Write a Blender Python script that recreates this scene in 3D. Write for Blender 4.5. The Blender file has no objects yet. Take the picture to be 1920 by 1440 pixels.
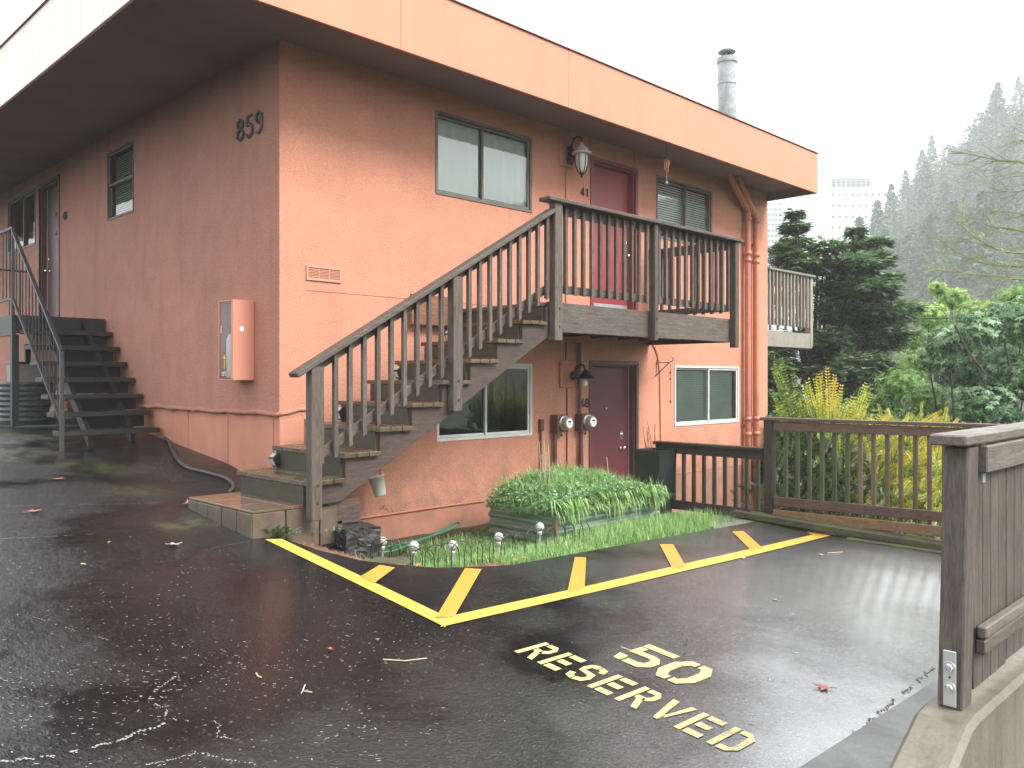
import bpy, math, random
from mathutils import Vector, Matrix, noise as mnoise
S2 = math.sqrt(2.0)
R = random.Random(7)
C = bpy.context.scene.collection
SC = bpy.context.scene

# ------------------------------------------------------------------ camera
cam_d = bpy.data.cameras.new('camera'); cam = bpy.data.objects.new('camera', cam_d); C.objects.link(cam)
cam.location = (0, 0, 0); cam.rotation_euler = (math.radians(90), 0, math.radians(-45))
cam_d.sensor_width = 36; cam_d.lens = 1580 / 1920 * 36; cam_d.shift_y = -10 / 1920
cam_d.clip_start = 0.05; cam_d.clip_end = 3000
SC.camera = cam
# ------------------------------------------------------------------ sky, sun, exposure (rainy overcast)
W = bpy.data.worlds.new('World'); SC.world = W; W.use_nodes = True
wn = W.node_tree; wn.nodes.clear()
SUN_EL, SUN_AZ = 44.0, 166.0        # azimuth measured from +Y clockwise
def wnode(t, **k):
    n = wn.nodes.new(t)
    for a, b in k.items(): setattr(n, a, b)
    return n
sky = wnode('ShaderNodeTexSky', sky_type='NISHITA', sun_disc=False)
sky.sun_elevation = math.radians(SUN_EL); sky.sun_rotation = math.radians(SUN_AZ); sky.dust_density = 4
hs = wnode('ShaderNodeHueSaturation'); hs.inputs['Saturation'].default_value = 0.25
cloud = wnode('ShaderNodeRGB'); cloud.outputs[0].default_value = (9.6, 9.9, 10.2, 1)
mixw = wnode('ShaderNodeMix', data_type='RGBA'); mixw.inputs[0].default_value = 0.9
bg = wnode('ShaderNodeBackground'); bg.inputs['Strength'].default_value = 0.052
wo = wnode('ShaderNodeOutputWorld')
wn.links.new(sky.outputs[0], hs.inputs['Color']); wn.links.new(hs.outputs[0], mixw.inputs[6])
# added brightness in the sky ahead, to lift the wet asphalt's reflections
wtc = wnode('ShaderNodeTexCoord'); wdot = wnode('ShaderNodeVectorMath', operation='DOT_PRODUCT'); wdot.inputs[1].default_value = (.80, .30, .50)
wmr = wnode('ShaderNodeMapRange', interpolation_type='SMOOTHSTEP'); wmr.inputs['From Min'].default_value = .1; wmr.inputs['From Max'].default_value = 1.0
wmr.inputs['To Min'].default_value = 1.0; wmr.inputs['To Max'].default_value = 2.3
wsc = wnode('ShaderNodeVectorMath', operation='SCALE')
wn.links.new(wtc.outputs['Generated'], wdot.inputs[0]); wn.links.new(wdot.outputs['Value'], wmr.inputs[0]); wn.links.new(wmr.outputs[0], wsc.inputs['Scale'])
wn.links.new(cloud.outputs[0], wsc.inputs[0]); wn.links.new(wsc.outputs[0], mixw.inputs[7]); wn.links.new(mixw.outputs[2], bg.inputs[0]); wn.links.new(bg.outputs[0], wo.inputs[0])
sun_d = bpy.data.lights.new('sun', 'SUN'); sun = bpy.data.objects.new('sun', sun_d); C.objects.link(sun)
sun_d.energy = 1.5; sun_d.angle = math.radians(24); sun_d.color = (1, 0.96, 0.9)
_a, _e = math.radians(SUN_AZ), math.radians(SUN_EL)
sun.rotation_euler = Vector((math.sin(_a) * math.cos(_e), math.cos(_a) * math.cos(_e), math.sin(_e))).to_track_quat('Z', 'Y').to_euler()
SC.view_settings.view_transform = 'Standard'; SC.view_settings.look = 'None'
SC.view_settings.exposure = 2.1; SC.view_settings.gamma = 1; SC.view_settings.use_curve_mapping = False
SC.render.engine = 'CYCLES'
cy = SC.cycles
cy.use_denoising = True; cy.denoising_prefilter = 'ACCURATE'; cy.max_bounces = 7; cy.diffuse_bounces = 3; cy.glossy_bounces = 3; cy.transmission_bounces = 4
cy.transparent_max_bounces = 12; cy.volume_bounces = 2; cy.caustics_reflective = False; cy.caustics_refractive = False
cy.sample_clamp_indirect = 4

# ------------------------------------------------------------------ measuring: rays of the photo to real points
def ray(px, py):
    s = (px - 960) / 1580; t = (710 - py) / 1580
    return Vector(((1 + s) / S2, (1 - s) / S2, t))
def onX(px, py, X): r = ray(px, py); return r * (X / r.x)
def onY(px, py, Y): r = ray(px, py); return r * (Y / r.y)
def atD(px, py, D): return ray(px, py) * D
def ss(a, b, v):
    t = max(0.0, min(1.0, (v - a) / (b - a))); return t * t * (3 - 2 * t)
def G(x, y):                                    # the driveway: climbs towards +Y, drains to +X
    z = -1.7815 + 0.105 * y - 0.03 * x
    z += 0.08 * max(0.0, 4.0 - max(y, 0.8)) * ss(6.5, 8.8, x)
    if y > 7.6: z += 0.11 * ss(3.3, 4.25, x) * ss(7.6, 8.6, y)
    if y > 12: z -= 0.05 * (y - 12)
    z += 0.006 * mnoise.noise(Vector((x * 0.5, y * 0.5, 0)))
    return z
def onG(px, py, dz=0.0):
    r = ray(px, py); lo, hi = 0.5, 60.0
    f = lambda l: r.z * l - G(r.x * l, r.y * l) - dz
    for _ in range(50):
        m = (lo + hi) / 2
        if f(m) > 0: lo = m
        else: hi = m
    p = r * lo; p.z = G(p.x, p.y) + dz; return p

# ------------------------------------------------------------------ mesh helpers
class MB:
    def __init__(s): s.v = []; s.f = []; s.t = []; s.cur = 0.5
    def add(s, vs, fs, t=None):
        o = len(s.v); s.v.extend([tuple(p) for p in vs]); s.f.extend([tuple(i + o for i in f) for f in fs])
        s.t.extend([s.cur if t is None else t] * len(fs)); return s
    def box(s, x0, x1, y0, y1, z0, z1):
        if x0 > x1: x0, x1 = x1, x0
        if y0 > y1: y0, y1 = y1, y0
        if z0 > z1: z0, z1 = z1, z0
        return s.add([(x0,y0,z0),(x1,y0,z0),(x1,y1,z0),(x0,y1,z0),(x0,y0,z1),(x1,y0,z1),(x1,y1,z1),(x0,y1,z1)],
                     [(0,3,2,1),(4,5,6,7),(0,1,5,4),(1,2,6,5),(2,3,7,6),(3,0,4,7)])
    def beam(s, a, b, w, h, up=(0,0,1), plumb=False):
        """bar from a to b: w across, h along up; plumb keeps vertical end cuts"""
        a = Vector(a); b = Vector(b); d = (b - a).normalized(); up = Vector(up)
        sd = d.cross(up).normalized(); u = up if plumb else sd.cross(d).normalized()
        vs = []
        for p in (a, b):
            for i, j in ((-1,-1),(1,-1),(1,1),(-1,1)): vs.append(p + sd * (i * w / 2) + u * (j * h / 2))
        return s.add(vs, [(0,1,2,3),(7,6,5,4),(0,4,5,1),(1,5,6,2),(2,6,7,3),(3,7,4,0)])
    def prism(s, pts, axis, a, b):
        """2D polygon extruded between a and b; axis 'y': pts=(x,z); 'x': pts=(y,z); 'z': pts=(x,y)"""
        def P(p, k): return {'y': (p[0], k, p[1]), 'x': (k, p[0], p[1]), 'z': (p[0], p[1], k)}[axis]
        n = len(pts); vs = [P(p, a) for p in pts] + [P(p, b) for p in pts]
        return s.add(vs, [tuple(range(n)), tuple(range(2*n-1, n-1, -1))] + [(i, i+n, (i+1) % n + n, (i+1) % n) for i in range(n)])
    def tube(s, pts, r, n=8, cap=True):
        pts = [Vector(p) for p in pts]; m = len(pts); rs = r if isinstance(r, (list, tuple)) else [r] * m
        o = len(s.v); d0 = (pts[1] - pts[0]).normalized()
        u = d0.orthogonal().normalized()
        for i, p in enumerate(pts):
            d = (pts[min(i+1, m-1)] - pts[max(i-1, 0)]).normalized()
            u = (u - d * u.dot(d)).normalized(); w = d.cross(u)
            for k in range(n):
                a = 2 * math.pi * k / n; s.v.append(tuple(p + (u * math.cos(a) + w * math.sin(a)) * rs[i]))
        fs = []
        for i in range(m-1):
            for k in range(n):
                k2 = (k+1) % n; fs.append((o+i*n+k, o+i*n+k2, o+(i+1)*n+k2, o+(i+1)*n+k))
        if cap: fs += [tuple(o+n-1-k for k in range(n)), tuple(o+(m-1)*n+k for k in range(n))]
        s.f += fs; s.t += [s.cur] * len(fs); return s
    def lathe(s, prof, c, n=20, axis=(0,0,1)):
        q = Vector(axis).normalized().to_track_quat('Z', 'Y'); c = Vector(c); o = len(s.v)
        for r, z in prof:
            for k in range(n):
                a = 2 * math.pi * k / n; s.v.append(tuple(c + q @ Vector((r * math.cos(a), r * math.sin(a), z))))
        fs = []
        for i in range(len(prof)-1):
            for k in range(n):
                k2 = (k+1) % n; fs.append((o+i*n+k, o+i*n+k2, o+(i+1)*n+k2, o+(i+1)*n+k))
        s.f += fs; s.t += [s.cur] * len(fs); return s
    def build(s, name, m, parent=None, bevel=0, smooth=False, kind=None, tint=False, label=None):
        me = bpy.data.meshes.new(name)
        if s.v:
            lo = [min(p[i] for p in s.v) for i in range(3)]; hi = [max(p[i] for p in s.v) for i in range(3)]
            org = Vector(((lo[0]+hi[0])/2, (lo[1]+hi[1])/2, lo[2]))
        else: org = Vector()
        me.from_pydata([(p[0]-org.x, p[1]-org.y, p[2]-org.z) for p in s.v], [], s.f)
        if tint:
            at = me.attributes.new('tint', 'FLOAT', 'FACE'); at.data.foreach_set('value', s.t)
        me.materials.append(m)
        if smooth: me.polygons.foreach_set('use_smooth', [True] * len(me.polygons))
        me.validate(); me.update()
        ob = bpy.data.objects.new(name, me); C.objects.link(ob)
        if parent: attach(ob, parent, org)
        else: ob.location = org
        if bevel:
            b = ob.modifiers.new('bevel', 'BEVEL'); b.width = bevel; b.segments = 1; b.limit_method = 'ANGLE'
        if kind: ob['kind'] = kind
        if label: ob['label'] = label
        return ob
WL = {}
def wloc(o): return WL.get(o.name, Vector(o.location))
def attach(ob, parent, world):
    ob.parent = parent; WL[ob.name] = Vector(world); ob.location = Vector(world) - wloc(parent)
def copy_part(ob, parent, world):
    c = ob.copy(); C.objects.link(c); attach(c, parent, world)
    return c
def tag(o, label, cat, group=None):
    o['label'] = label; o['category'] = cat
    if group: o['group'] = group
    return o
def thing(name, label, cat, loc, group=None):
    o = bpy.data.objects.new(name, None); C.objects.link(o); o.location = loc; o.empty_display_size = .2
    return tag(o, label, cat, group)
def dup(root, loc, label=None, rotz=None, scale=None):
    r = root.copy(); C.objects.link(r); r.location = loc
    if label: r['label'] = label
    if rotz is not None: r.rotation_euler = (0, 0, rotz)
    if scale is not None: r.scale = scale
    for ch in list(root.children):
        c = ch.copy(); C.objects.link(c); c.parent = r
        for g in list(ch.children):
            d = g.copy(); C.objects.link(d); d.parent = c
    return r

# ------------------------------------------------------------------ material helpers
class MT:
    def __init__(s, name):
        s.m = bpy.data.materials.new(name); s.m.use_nodes = True; s.nt = s.m.node_tree; s.nt.nodes.clear()
        s.out = s.n('ShaderNodeOutputMaterial'); s.tc = s.n('ShaderNodeTexCoord')
    def n(s, t, **k):
        x = s.nt.nodes.new(t)
        for a, b in k.items(): setattr(x, a, b)
        return x
    def l(s, a, b): s.nt.links.new(a, b)
    def setin(s, sock, v):
        if hasattr(v, 'is_linked') or isinstance(v, bpy.types.NodeSocket): s.l(v, sock)
        else: sock.default_value = v
    def pos(s, scale=(1,1,1), kind='Object', rnd=False):
        src = s.n('ShaderNodeNewGeometry').outputs['Position'] if kind == 'World' else s.tc.outputs[kind]
        if rnd:
            oi = s.n('ShaderNodeObjectInfo'); a = s.n('ShaderNodeVectorMath', operation='SCALE'); a.inputs[0].default_value = (31, 17, 23)
            s.l(oi.outputs['Random'], a.inputs['Scale']); b = s.n('ShaderNodeVectorMath', operation='ADD')
            s.l(src, b.inputs[0]); s.l(a.outputs[0], b.inputs[1]); src = b.outputs[0]
        m = s.n('ShaderNodeVectorMath', operation='MULTIPLY'); m.inputs[1].default_value = scale; s.l(src, m.inputs[0]); return m.outputs[0]
    def noise(s, vec, scale=5, detail=4, rough=.6, dist=0):
        x = s.n('ShaderNodeTexNoise'); x.inputs['Scale'].default_value = scale; x.inputs['Detail'].default_value = detail
        x.inputs['Roughness'].default_value = rough; x.inputs['Distortion'].default_value = dist; s.l(vec, x.inputs['Vector']); return x.outputs[0]
    def ramp(s, fac, stops):
        x = s.n('ShaderNodeValToRGB'); e = x.color_ramp.elements
        while len(e) < len(stops): e.new(.5)
        for i, (p, c) in enumerate(stops):
            e[i].position = p; e[i].color = (c, c, c, 1) if isinstance(c, (int, float)) else (*c, 1)
        s.l(fac, x.inputs[0]); return x.outputs[0]
    def mix(s, f, a, b, mode='MIX'):
        x = s.n('ShaderNodeMix', data_type='RGBA', blend_type=mode)
        s.setin(x.inputs[0], f); 
        for i, v in ((6, a), (7, b)):
            if isinstance(v, tuple): v = (*v, 1) if len(v) == 3 else v
            s.setin(x.inputs[i], v)
        return x.outputs[2]
    def math(s, op, a, b=0.0, clamp=False):
        x = s.n('ShaderNodeMath', operation=op); x.use_clamp = clamp; s.setin(x.inputs[0], a); s.setin(x.inputs[1], b); return x.outputs[0]
    def bump(s, h, strength=.3, dist=.01, prev=None):
        x = s.n('ShaderNodeBump'); x.inputs['Strength'].default_value = strength; x.inputs['Distance'].default_value = dist
        s.l(h, x.inputs['Height']); 
        if prev: s.l(prev, x.inputs['Normal'])
        return x.outputs[0]
    def bsdf(s, color, rough=.7, normal=None, metal=0, spec=.5, **k):
        x = s.n('ShaderNodeBsdfPrincipled')
        s.setin(x.inputs['Base Color'], (*color, 1) if isinstance(color, tuple) else color)
        s.setin(x.inputs['Roughness'], rough); x.inputs['Metallic'].default_value = metal; x.inputs['Specular IOR Level'].default_value = spec
        if normal: s.l(normal, x.inputs['Normal'])
        for a, b in k.items(): s.setin(x.inputs[a.replace('_', ' ')], b)
        return x.outputs[0]
    def done(s, sh): s.l(sh, s.out.inputs[0]); return s.m

def plain(name, col, rough=.6, var=.15, nscale=8, metal=0, bumps=0, bscale=60, rnd=True):
    t = MT(name); p = t.pos(rnd=rnd); n = t.noise(p, nscale, 5)
    c = t.mix(1.0, col, t.ramp(n, [(.25, 1 - var), (.75, 1 + var)]), 'MULTIPLY')
    nm = t.bump(t.noise(p, bscale, 3), bumps, .01) if bumps else None
    return t.done(t.bsdf(c, rough, nm, metal))
def wood(name, axis, c1, c2, green=0.0, rough=(.45, .75), moss=(.09, .11, .03), wet=0):
    t = MT(name); sc = {'x': (1.2, 14, 14), 'y': (14, 1.2, 14), 'z': (14, 14, 1.2)}[axis]
    p = t.pos(sc, rnd=True); g = t.noise(p, 3.2, 6, .65, .4); fine = t.noise(t.pos(tuple(v * 5 for v in sc), rnd=True), 3, 3)
    blot = t.noise(t.pos((2, 2, 2), rnd=True), 2.2, 4)
    oi = t.n('ShaderNodeObjectInfo').outputs['Random']
    c = t.mix(t.ramp(g, [(.3, 0.0), (.7, 1.0)]), c1, c2)
    c = t.mix(.8, c, t.ramp(fine, [(.35, .55), (.6, 1.15)]), 'MULTIPLY')
    c = t.mix(1.0, c, t.ramp(oi, [(0, .78), (1, 1.2)]), 'MULTIPLY')
    if green: c = t.mix(t.math('MULTIPLY', t.ramp(blot, [(.42, 0.0), (.62, 1.0)]), green), c, moss)
    r = t.ramp(blot, [(.35, rough[0]), (.65, rough[1])])
    nm = t.bump(g, .35, .006); nm = t.bump(fine, .3, .002, nm)
    return t.done(t.bsdf(c, r, nm, 0, .6 if wet else .4))
def leafmat(name, stops, rough=.5, trans=.35):
    t = MT(name); a = t.n('ShaderNodeAttribute'); a.attribute_name = 'tint'; a.attribute_type = 'GEOMETRY'
    c = t.ramp(a.outputs['Fac'], stops)
    b = t.bsdf(c, rough, None, 0, .4); tr = t.n('ShaderNodeBsdfTranslucent'); t.l(c, tr.inputs[0])
    m = t.n('ShaderNodeMixShader'); m.inputs[0].default_value = trans; t.l(b, m.inputs[1]); t.l(tr.outputs[0], m.inputs[2])
    return t.done(m.outputs[0])

# ---- stucco
def stucco(name, base, bump=.55, fine=True, streak=0.0, dirt=(.16, .10, .08)):
    t = MT(name); p = t.pos(kind='World')
    lo = t.noise(p, .7, 5, .6); mid = t.noise(p, 4, 5, .6)
    c = t.mix(1.0, base, t.ramp(lo, [(.3, .9), (.7, 1.08)]), 'MULTIPLY')
    c = t.mix(1.0, c, t.ramp(mid, [(.3, .93), (.7, 1.05)]), 'MULTIPLY')
    if streak:
        st = t.noise(t.pos((2.2, 2.2, .5), 'World'), 1.1, 6, .65, .8)
        c = t.mix(t.math('MULTIPLY', t.ramp(st, [(.5, 0.0), (.75, 1.0)]), streak), c, dirt)
    sepz = t.n('ShaderNodeSeparateXYZ'); t.l(t.n('ShaderNodeNewGeometry').outputs['Position'], sepz.inputs[0])
    run = t.noise(t.pos((1.7, 1.7, .22), 'World'), 1.6, 7, .7, .3)
    c = t.mix(t.math('MULTIPLY', t.ramp(run, [(.52, 0.0), (.74, 1.0)]), .22), c, dirt)
    base_ = t.math('MULTIPLY', t.math('SUBTRACT', -.55, sepz.outputs['Z'], True), t.ramp(t.noise(p, 3.4, 6, .7), [(.35, 0.0), (.65, 1.0)]), True)
    c = t.mix(t.math('MULTIPLY', base_, .8, True), c, (.20, .13, .09))
    sp = t.n('ShaderNodeTexVoronoi'); sp.inputs['Scale'].default_value = 5.5; t.l(p, sp.inputs['Vector'])
    c = t.mix(t.math('MULTIPLY', t.ramp(sp.outputs['Distance'], [(.03, 1.0), (.055, 0.0)]), .45), c, (.22, .12, .08))
    nm = None
    if fine:
        v = t.n('ShaderNodeTexVoronoi'); v.inputs['Scale'].default_value = 75; v.feature = 'SMOOTH_F1'; t.l(p, v.inputs['Vector'])
        h = t.math('ADD', v.outputs['Distance'], t.noise(p, 55, 4, .7))
        nm = t.bump(h, bump, .011)
        c = t.mix(1.0, c, t.ramp(h, [(.55, 1.06), (1.1, .86)]), 'MULTIPLY')
    nm = t.bump(mid, .25, .02, nm)
    return t.done(t.bsdf(c, .8, nm, 0, .25))
M = {}
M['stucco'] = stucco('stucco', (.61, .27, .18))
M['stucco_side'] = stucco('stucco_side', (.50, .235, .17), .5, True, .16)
M['foundation'] = stucco('foundation', (.57, .25, .17), .1, False)
M['footing'] = stucco('footing', (.42, .18, .12), .1, False, .3)
def fascia_mat(name, base, streak):
    t = MT(name); p = t.pos(kind='World'); n = t.noise(t.pos((2, 2, .5), 'World'), 1.2, 6)
    c = t.mix(1.0, base, t.ramp(n, [(.3, .92), (.7, 1.06)]), 'MULTIPLY')
    st = t.noise(t.pos((9, 9, .5), 'World'), 2.0, 5)
    c = t.mix(t.math('MULTIPLY', t.ramp(st, [(.55, 0.0), (.7, 1.0)]), streak), c, (.5, .33, .26))
    return t.done(t.bsdf(c, .45, t.bump(t.noise(p, 30, 4), .12, .004), 0, .4))
M['fascia'] = fascia_mat('fascia', (.56, .215, .125), .08)
M['fascia_glare'] = fascia_mat('fascia_glare', (.86, .78, .73), .3)  # side roof edge: bright glare painted in as a pale base colour
M['soffit'] = plain('soffit', (.22, .18, .18), .8, .14, 1.2, rnd=False)
M['roofing'] = plain('roofing', (.25, .25, .26), .7, .2, 3)
M['door_red_shaded'] = plain('door_red_shaded', (.115, .027, .033), .4, .2, 2)  # door red darkened: shade under the landing put into the colour
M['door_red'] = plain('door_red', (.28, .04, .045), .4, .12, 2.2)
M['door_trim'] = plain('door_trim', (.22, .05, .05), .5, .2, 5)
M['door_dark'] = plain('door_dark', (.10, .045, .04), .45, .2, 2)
M['bronze'] = plain('bronze_frame', (.13, .115, .10), .5, .2, 6)
M['white_alu'] = plain('white_aluminium', (.62, .62, .60), .4, .1, 6)
M['chrome'] = plain('chrome', (.7, .7, .7), .22, .05, 6, 1)
M['black_metal'] = plain('black_metal', (.009, .009, .010), .5, .3, 9)
M['dark_steel'] = plain('dark_steel', (.018, .02, .022), .5, .35, 7, bumps=.2)
M['rail_steel'] = plain('rail_steel', (.055, .055, .056), .5, .3, 12, .3)
M['black_plastic'] = plain('black_plastic', (.015, .016, .018), .3, .2, 9)
M['white_plastic'] = plain('white_plastic', (.62, .60, .56), .4, .12, 9)
M['grey_plastic'] = plain('grey_plastic', (.36, .34, .31), .4, .12, 9)
M['salmon_metal'] = plain('salmon_painted_metal', (.58, .25, .17), .45, .06, 3)
M['conduit'] = plain('painted_conduit', (.12, .05, .036), .5, .2, 5)
M['pipe'] = plain('painted_pipe', (.46, .17, .10), .42, .12, 4)
M['rubber'] = plain('hose_rubber', (.05, .052, .055), .4, .2, 8)
M['hose_green'] = plain('green_hose', (.02, .16, .09), .35, .15, 8)
M['curtain'] = plain('curtain', (.88, .92, .89), .9, .08, 1.5)
M['curtain_grey'] = plain('curtain_grey', (.70, .76, .73), .9, .12, 1.5)
M['blind'] = plain('blind', (.74, .79, .76), .6, .1, 4)
M['interior'] = plain('interior', (.025, .04, .04), .9, .3, 2)
M['paper'] = plain('paper', (.85, .85, .85), .8, .03, 4)
M['number'] = plain('number_metal', (.045, .045, .048), .5, .1, 4)
M['ink'] = plain('ink', (.02, .02, .022), .5, .1, 4)
M['bulb'] = plain('bulb_glass', (.75, .74, .70), .2, .04, 4)
M['globe'] = plain('crackle_globe', (.42, .43, .40), .15, .5, 60, 0, 1.0, 110)
M['yellow_sign'] = plain('yellow_sign', (.85, .6, .05), .5, .05, 4)
M['red_paint'] = plain('red_paint', (.5, .05, .06), .4, .05, 4)
M['silver_gauge'] = plain('brushed_silver', (.55, .55, .54), .35, .1, 8, .6)
M['rock'] = plain('charred_block', (.022, .021, .022), .55, .5, 30, 0, 1.0, 28)
M['concrete'] = None
# window pane: see-through with a reflection that grows at grazing angles
t = MT('window_glass'); fr = t.n('ShaderNodeFresnel'); fr.inputs[0].default_value = 1.7
tr = t.n('ShaderNodeBsdfTransparent'); tr.inputs[0].default_value = (.86, .93, .89, 1)
gl = t.n('ShaderNodeBsdfGlossy'); gl.inputs['Roughness'].default_value = .02
wv = t.bump(t.noise(t.pos(), 3, 2), .06, .02); t.l(wv, gl.inputs['Normal'])
mx = t.n('ShaderNodeMixShader'); t.l(t.math('ADD', fr.outputs[0], .06), mx.inputs[0]); t.l(tr.outputs[0], mx.inputs[1]); t.l(gl.outputs[0], mx.inputs[2])
M['glass'] = t.done(mx.outputs[0])
t = MT('clear_cover'); tr = t.n('ShaderNodeBsdfTransparent'); tr.inputs[0].default_value = (.9, .9, .9, 1); gl = t.n('ShaderNodeBsdfGlossy'); gl.inputs['Roughness'].default_value = .15
mx = t.n('ShaderNodeMixShader'); mx.inputs[0].default_value = .07; t.l(tr.outputs[0], mx.inputs[1]); t.l(gl.outputs[0], mx.inputs[2]); M['clear'] = t.done(mx.outputs[0])
# wood
M['wood_z'] = wood('weathered_wood_z', 'z', (.058, .043, .034), (.13, .103, .084), 0)
M['wood_x'] = wood('weathered_wood_x', 'x', (.058, .043, .034), (.14, .112, .092), 0)
M['wood_y'] = wood('weathered_wood_y', 'y', (.058, .043, .034), (.13, .103, .084), 0)
M['stringer'] = wood('stringer_wood', 'x', (.04, .026, .021), (.085, .06, .048), 0)
M['tread'] = wood('wet_tread_wood', 'y', (.06, .036, .022), (.13, .085, .05), .25, (.12, .4), (.10, .10, .04), 1)
M['riser'] = wood('mossy_riser_wood', 'y', (.026, .021, .015), (.06, .05, .034), .3, (.4, .7))
M['fence_dark_z'] = wood('dark_fence_wood_z', 'z', (.035, .026, .022), (.07, .055, .045), .2)
M['fence_dark_y'] = wood('dark_fence_wood_y', 'y', (.028, .018, .018), (.06, .042, .038), .1)
M['fence_red_y'] = wood('red_fence_wood_y', 'y', (.09, .048, .036), (.17, .10, .075), 0)
M['fence_tan_y'] = wood('tan_fence_wood_y', 'y', (.17, .085, .04), (.26, .15, .08), .1)
M['baluster_green'] = wood('mossy_baluster', 'z', (.045, .045, .03), (.10, .10, .07), .5)
M['baluster_tan'] = wood('tan_baluster', 'z', (.13, .075, .048), (.20, .13, .09), .2)
M['near_wood_z'] = wood('near_fence_wood_z', 'z', (.045, .036, .03), (.11, .092, .078), .12)
M['near_wood_x'] = wood('near_fence_wood_x', 'x', (.08, .066, .055), (.15, .13, .11), .1)
M['sleeper'] = wood('old_timber', 'y', (.03, .026, .018), (.09, .075, .05), .6)
M['box_wood'] = wood('red_planks', 'x', (.17, .07, .035), (.28, .13, .07), 0)
# concrete
def concrete(name, c1, c2, stain=.5, bump=.3):
    t = MT(name); p = t.pos(kind='World'); n = t.noise(p, 3, 6, .65); f = t.noise(p, 60, 4, .7)
    c = t.mix(t.ramp(n, [(.3, 0.0), (.7, 1.0)]), c1, c2); c = t.mix(1.0, c, t.ramp(f, [(.3, .85), (.7, 1.12)]), 'MULTIPLY')
    st = t.noise(t.pos((7, 7, .6), 'World'), 1.6, 5)
    c = t.mix(t.math('MULTIPLY', t.ramp(st, [(.48, 0.0), (.68, 1.0)]), stain), c, (.07, .07, .04))
    return t.done(t.bsdf(c, .55, t.bump(f, bump, .006), 0, .4))
M['concrete'] = concrete('wet_concrete', (.115, .10, .075), (.18, .16, .12), .85)
M['concrete_pad'] = concrete('mossy_concrete', (.14, .15, .11), (.22, .22, .17), .4)
M['apron'] = concrete('apron_concrete', (.11, .11, .105), (.20, .20, .195), .3)  # lobe tops tinted paler: light from above put into the colour
def tilemat(name, c1, c2, c3, rough):
    t = MT(name); p = t.pos(rnd=True); n = t.noise(p, 6, 5, .6, .8); m = t.noise(p, 2.5, 4)
    c = t.mix(t.ramp(n, [(.3, 0.0), (.7, 1.0)]), c1, c2); c = t.mix(t.ramp(m, [(.45, 0.0), (.65, .8)]), c, c3)
    return t.done(t.bsdf(c, rough, t.bump(n, .4, .01), 0, .6))
M['tile_top'] = tilemat('wet_tile', (.12, .062, .038), (.18, .105, .065), (.10, .085, .045), .1)
M['tile_side'] = tilemat('slate_tile', (.085, .06, .042), (.15, .11, .08), (.06, .07, .03), .4)
M['grout'] = plain('grout', (.05, .045, .035), .9, .2, 10)
# galvanised planter
t = MT('galvanised_steel'); p = t.pos(); n = t.noise(t.pos((2, 2, 20)), 3, 4)
M['drum'] = plain('drum_plastic', (.06, .065, .065), .5, .3, 5)
M['galv'] = t.done(t.bsdf(t.mix(t.ramp(n, [(.3, 0.0), (.7, 1.0)]), (.20, .27, .25), (.46, .54, .50)), .30, t.bump(n, .1, .004), .6))
M['chimney_metal'] = tilemat('chimney_metal', (.24, .25, .26), (.42, .42, .42), (.18, .19, .19), .5)
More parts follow.
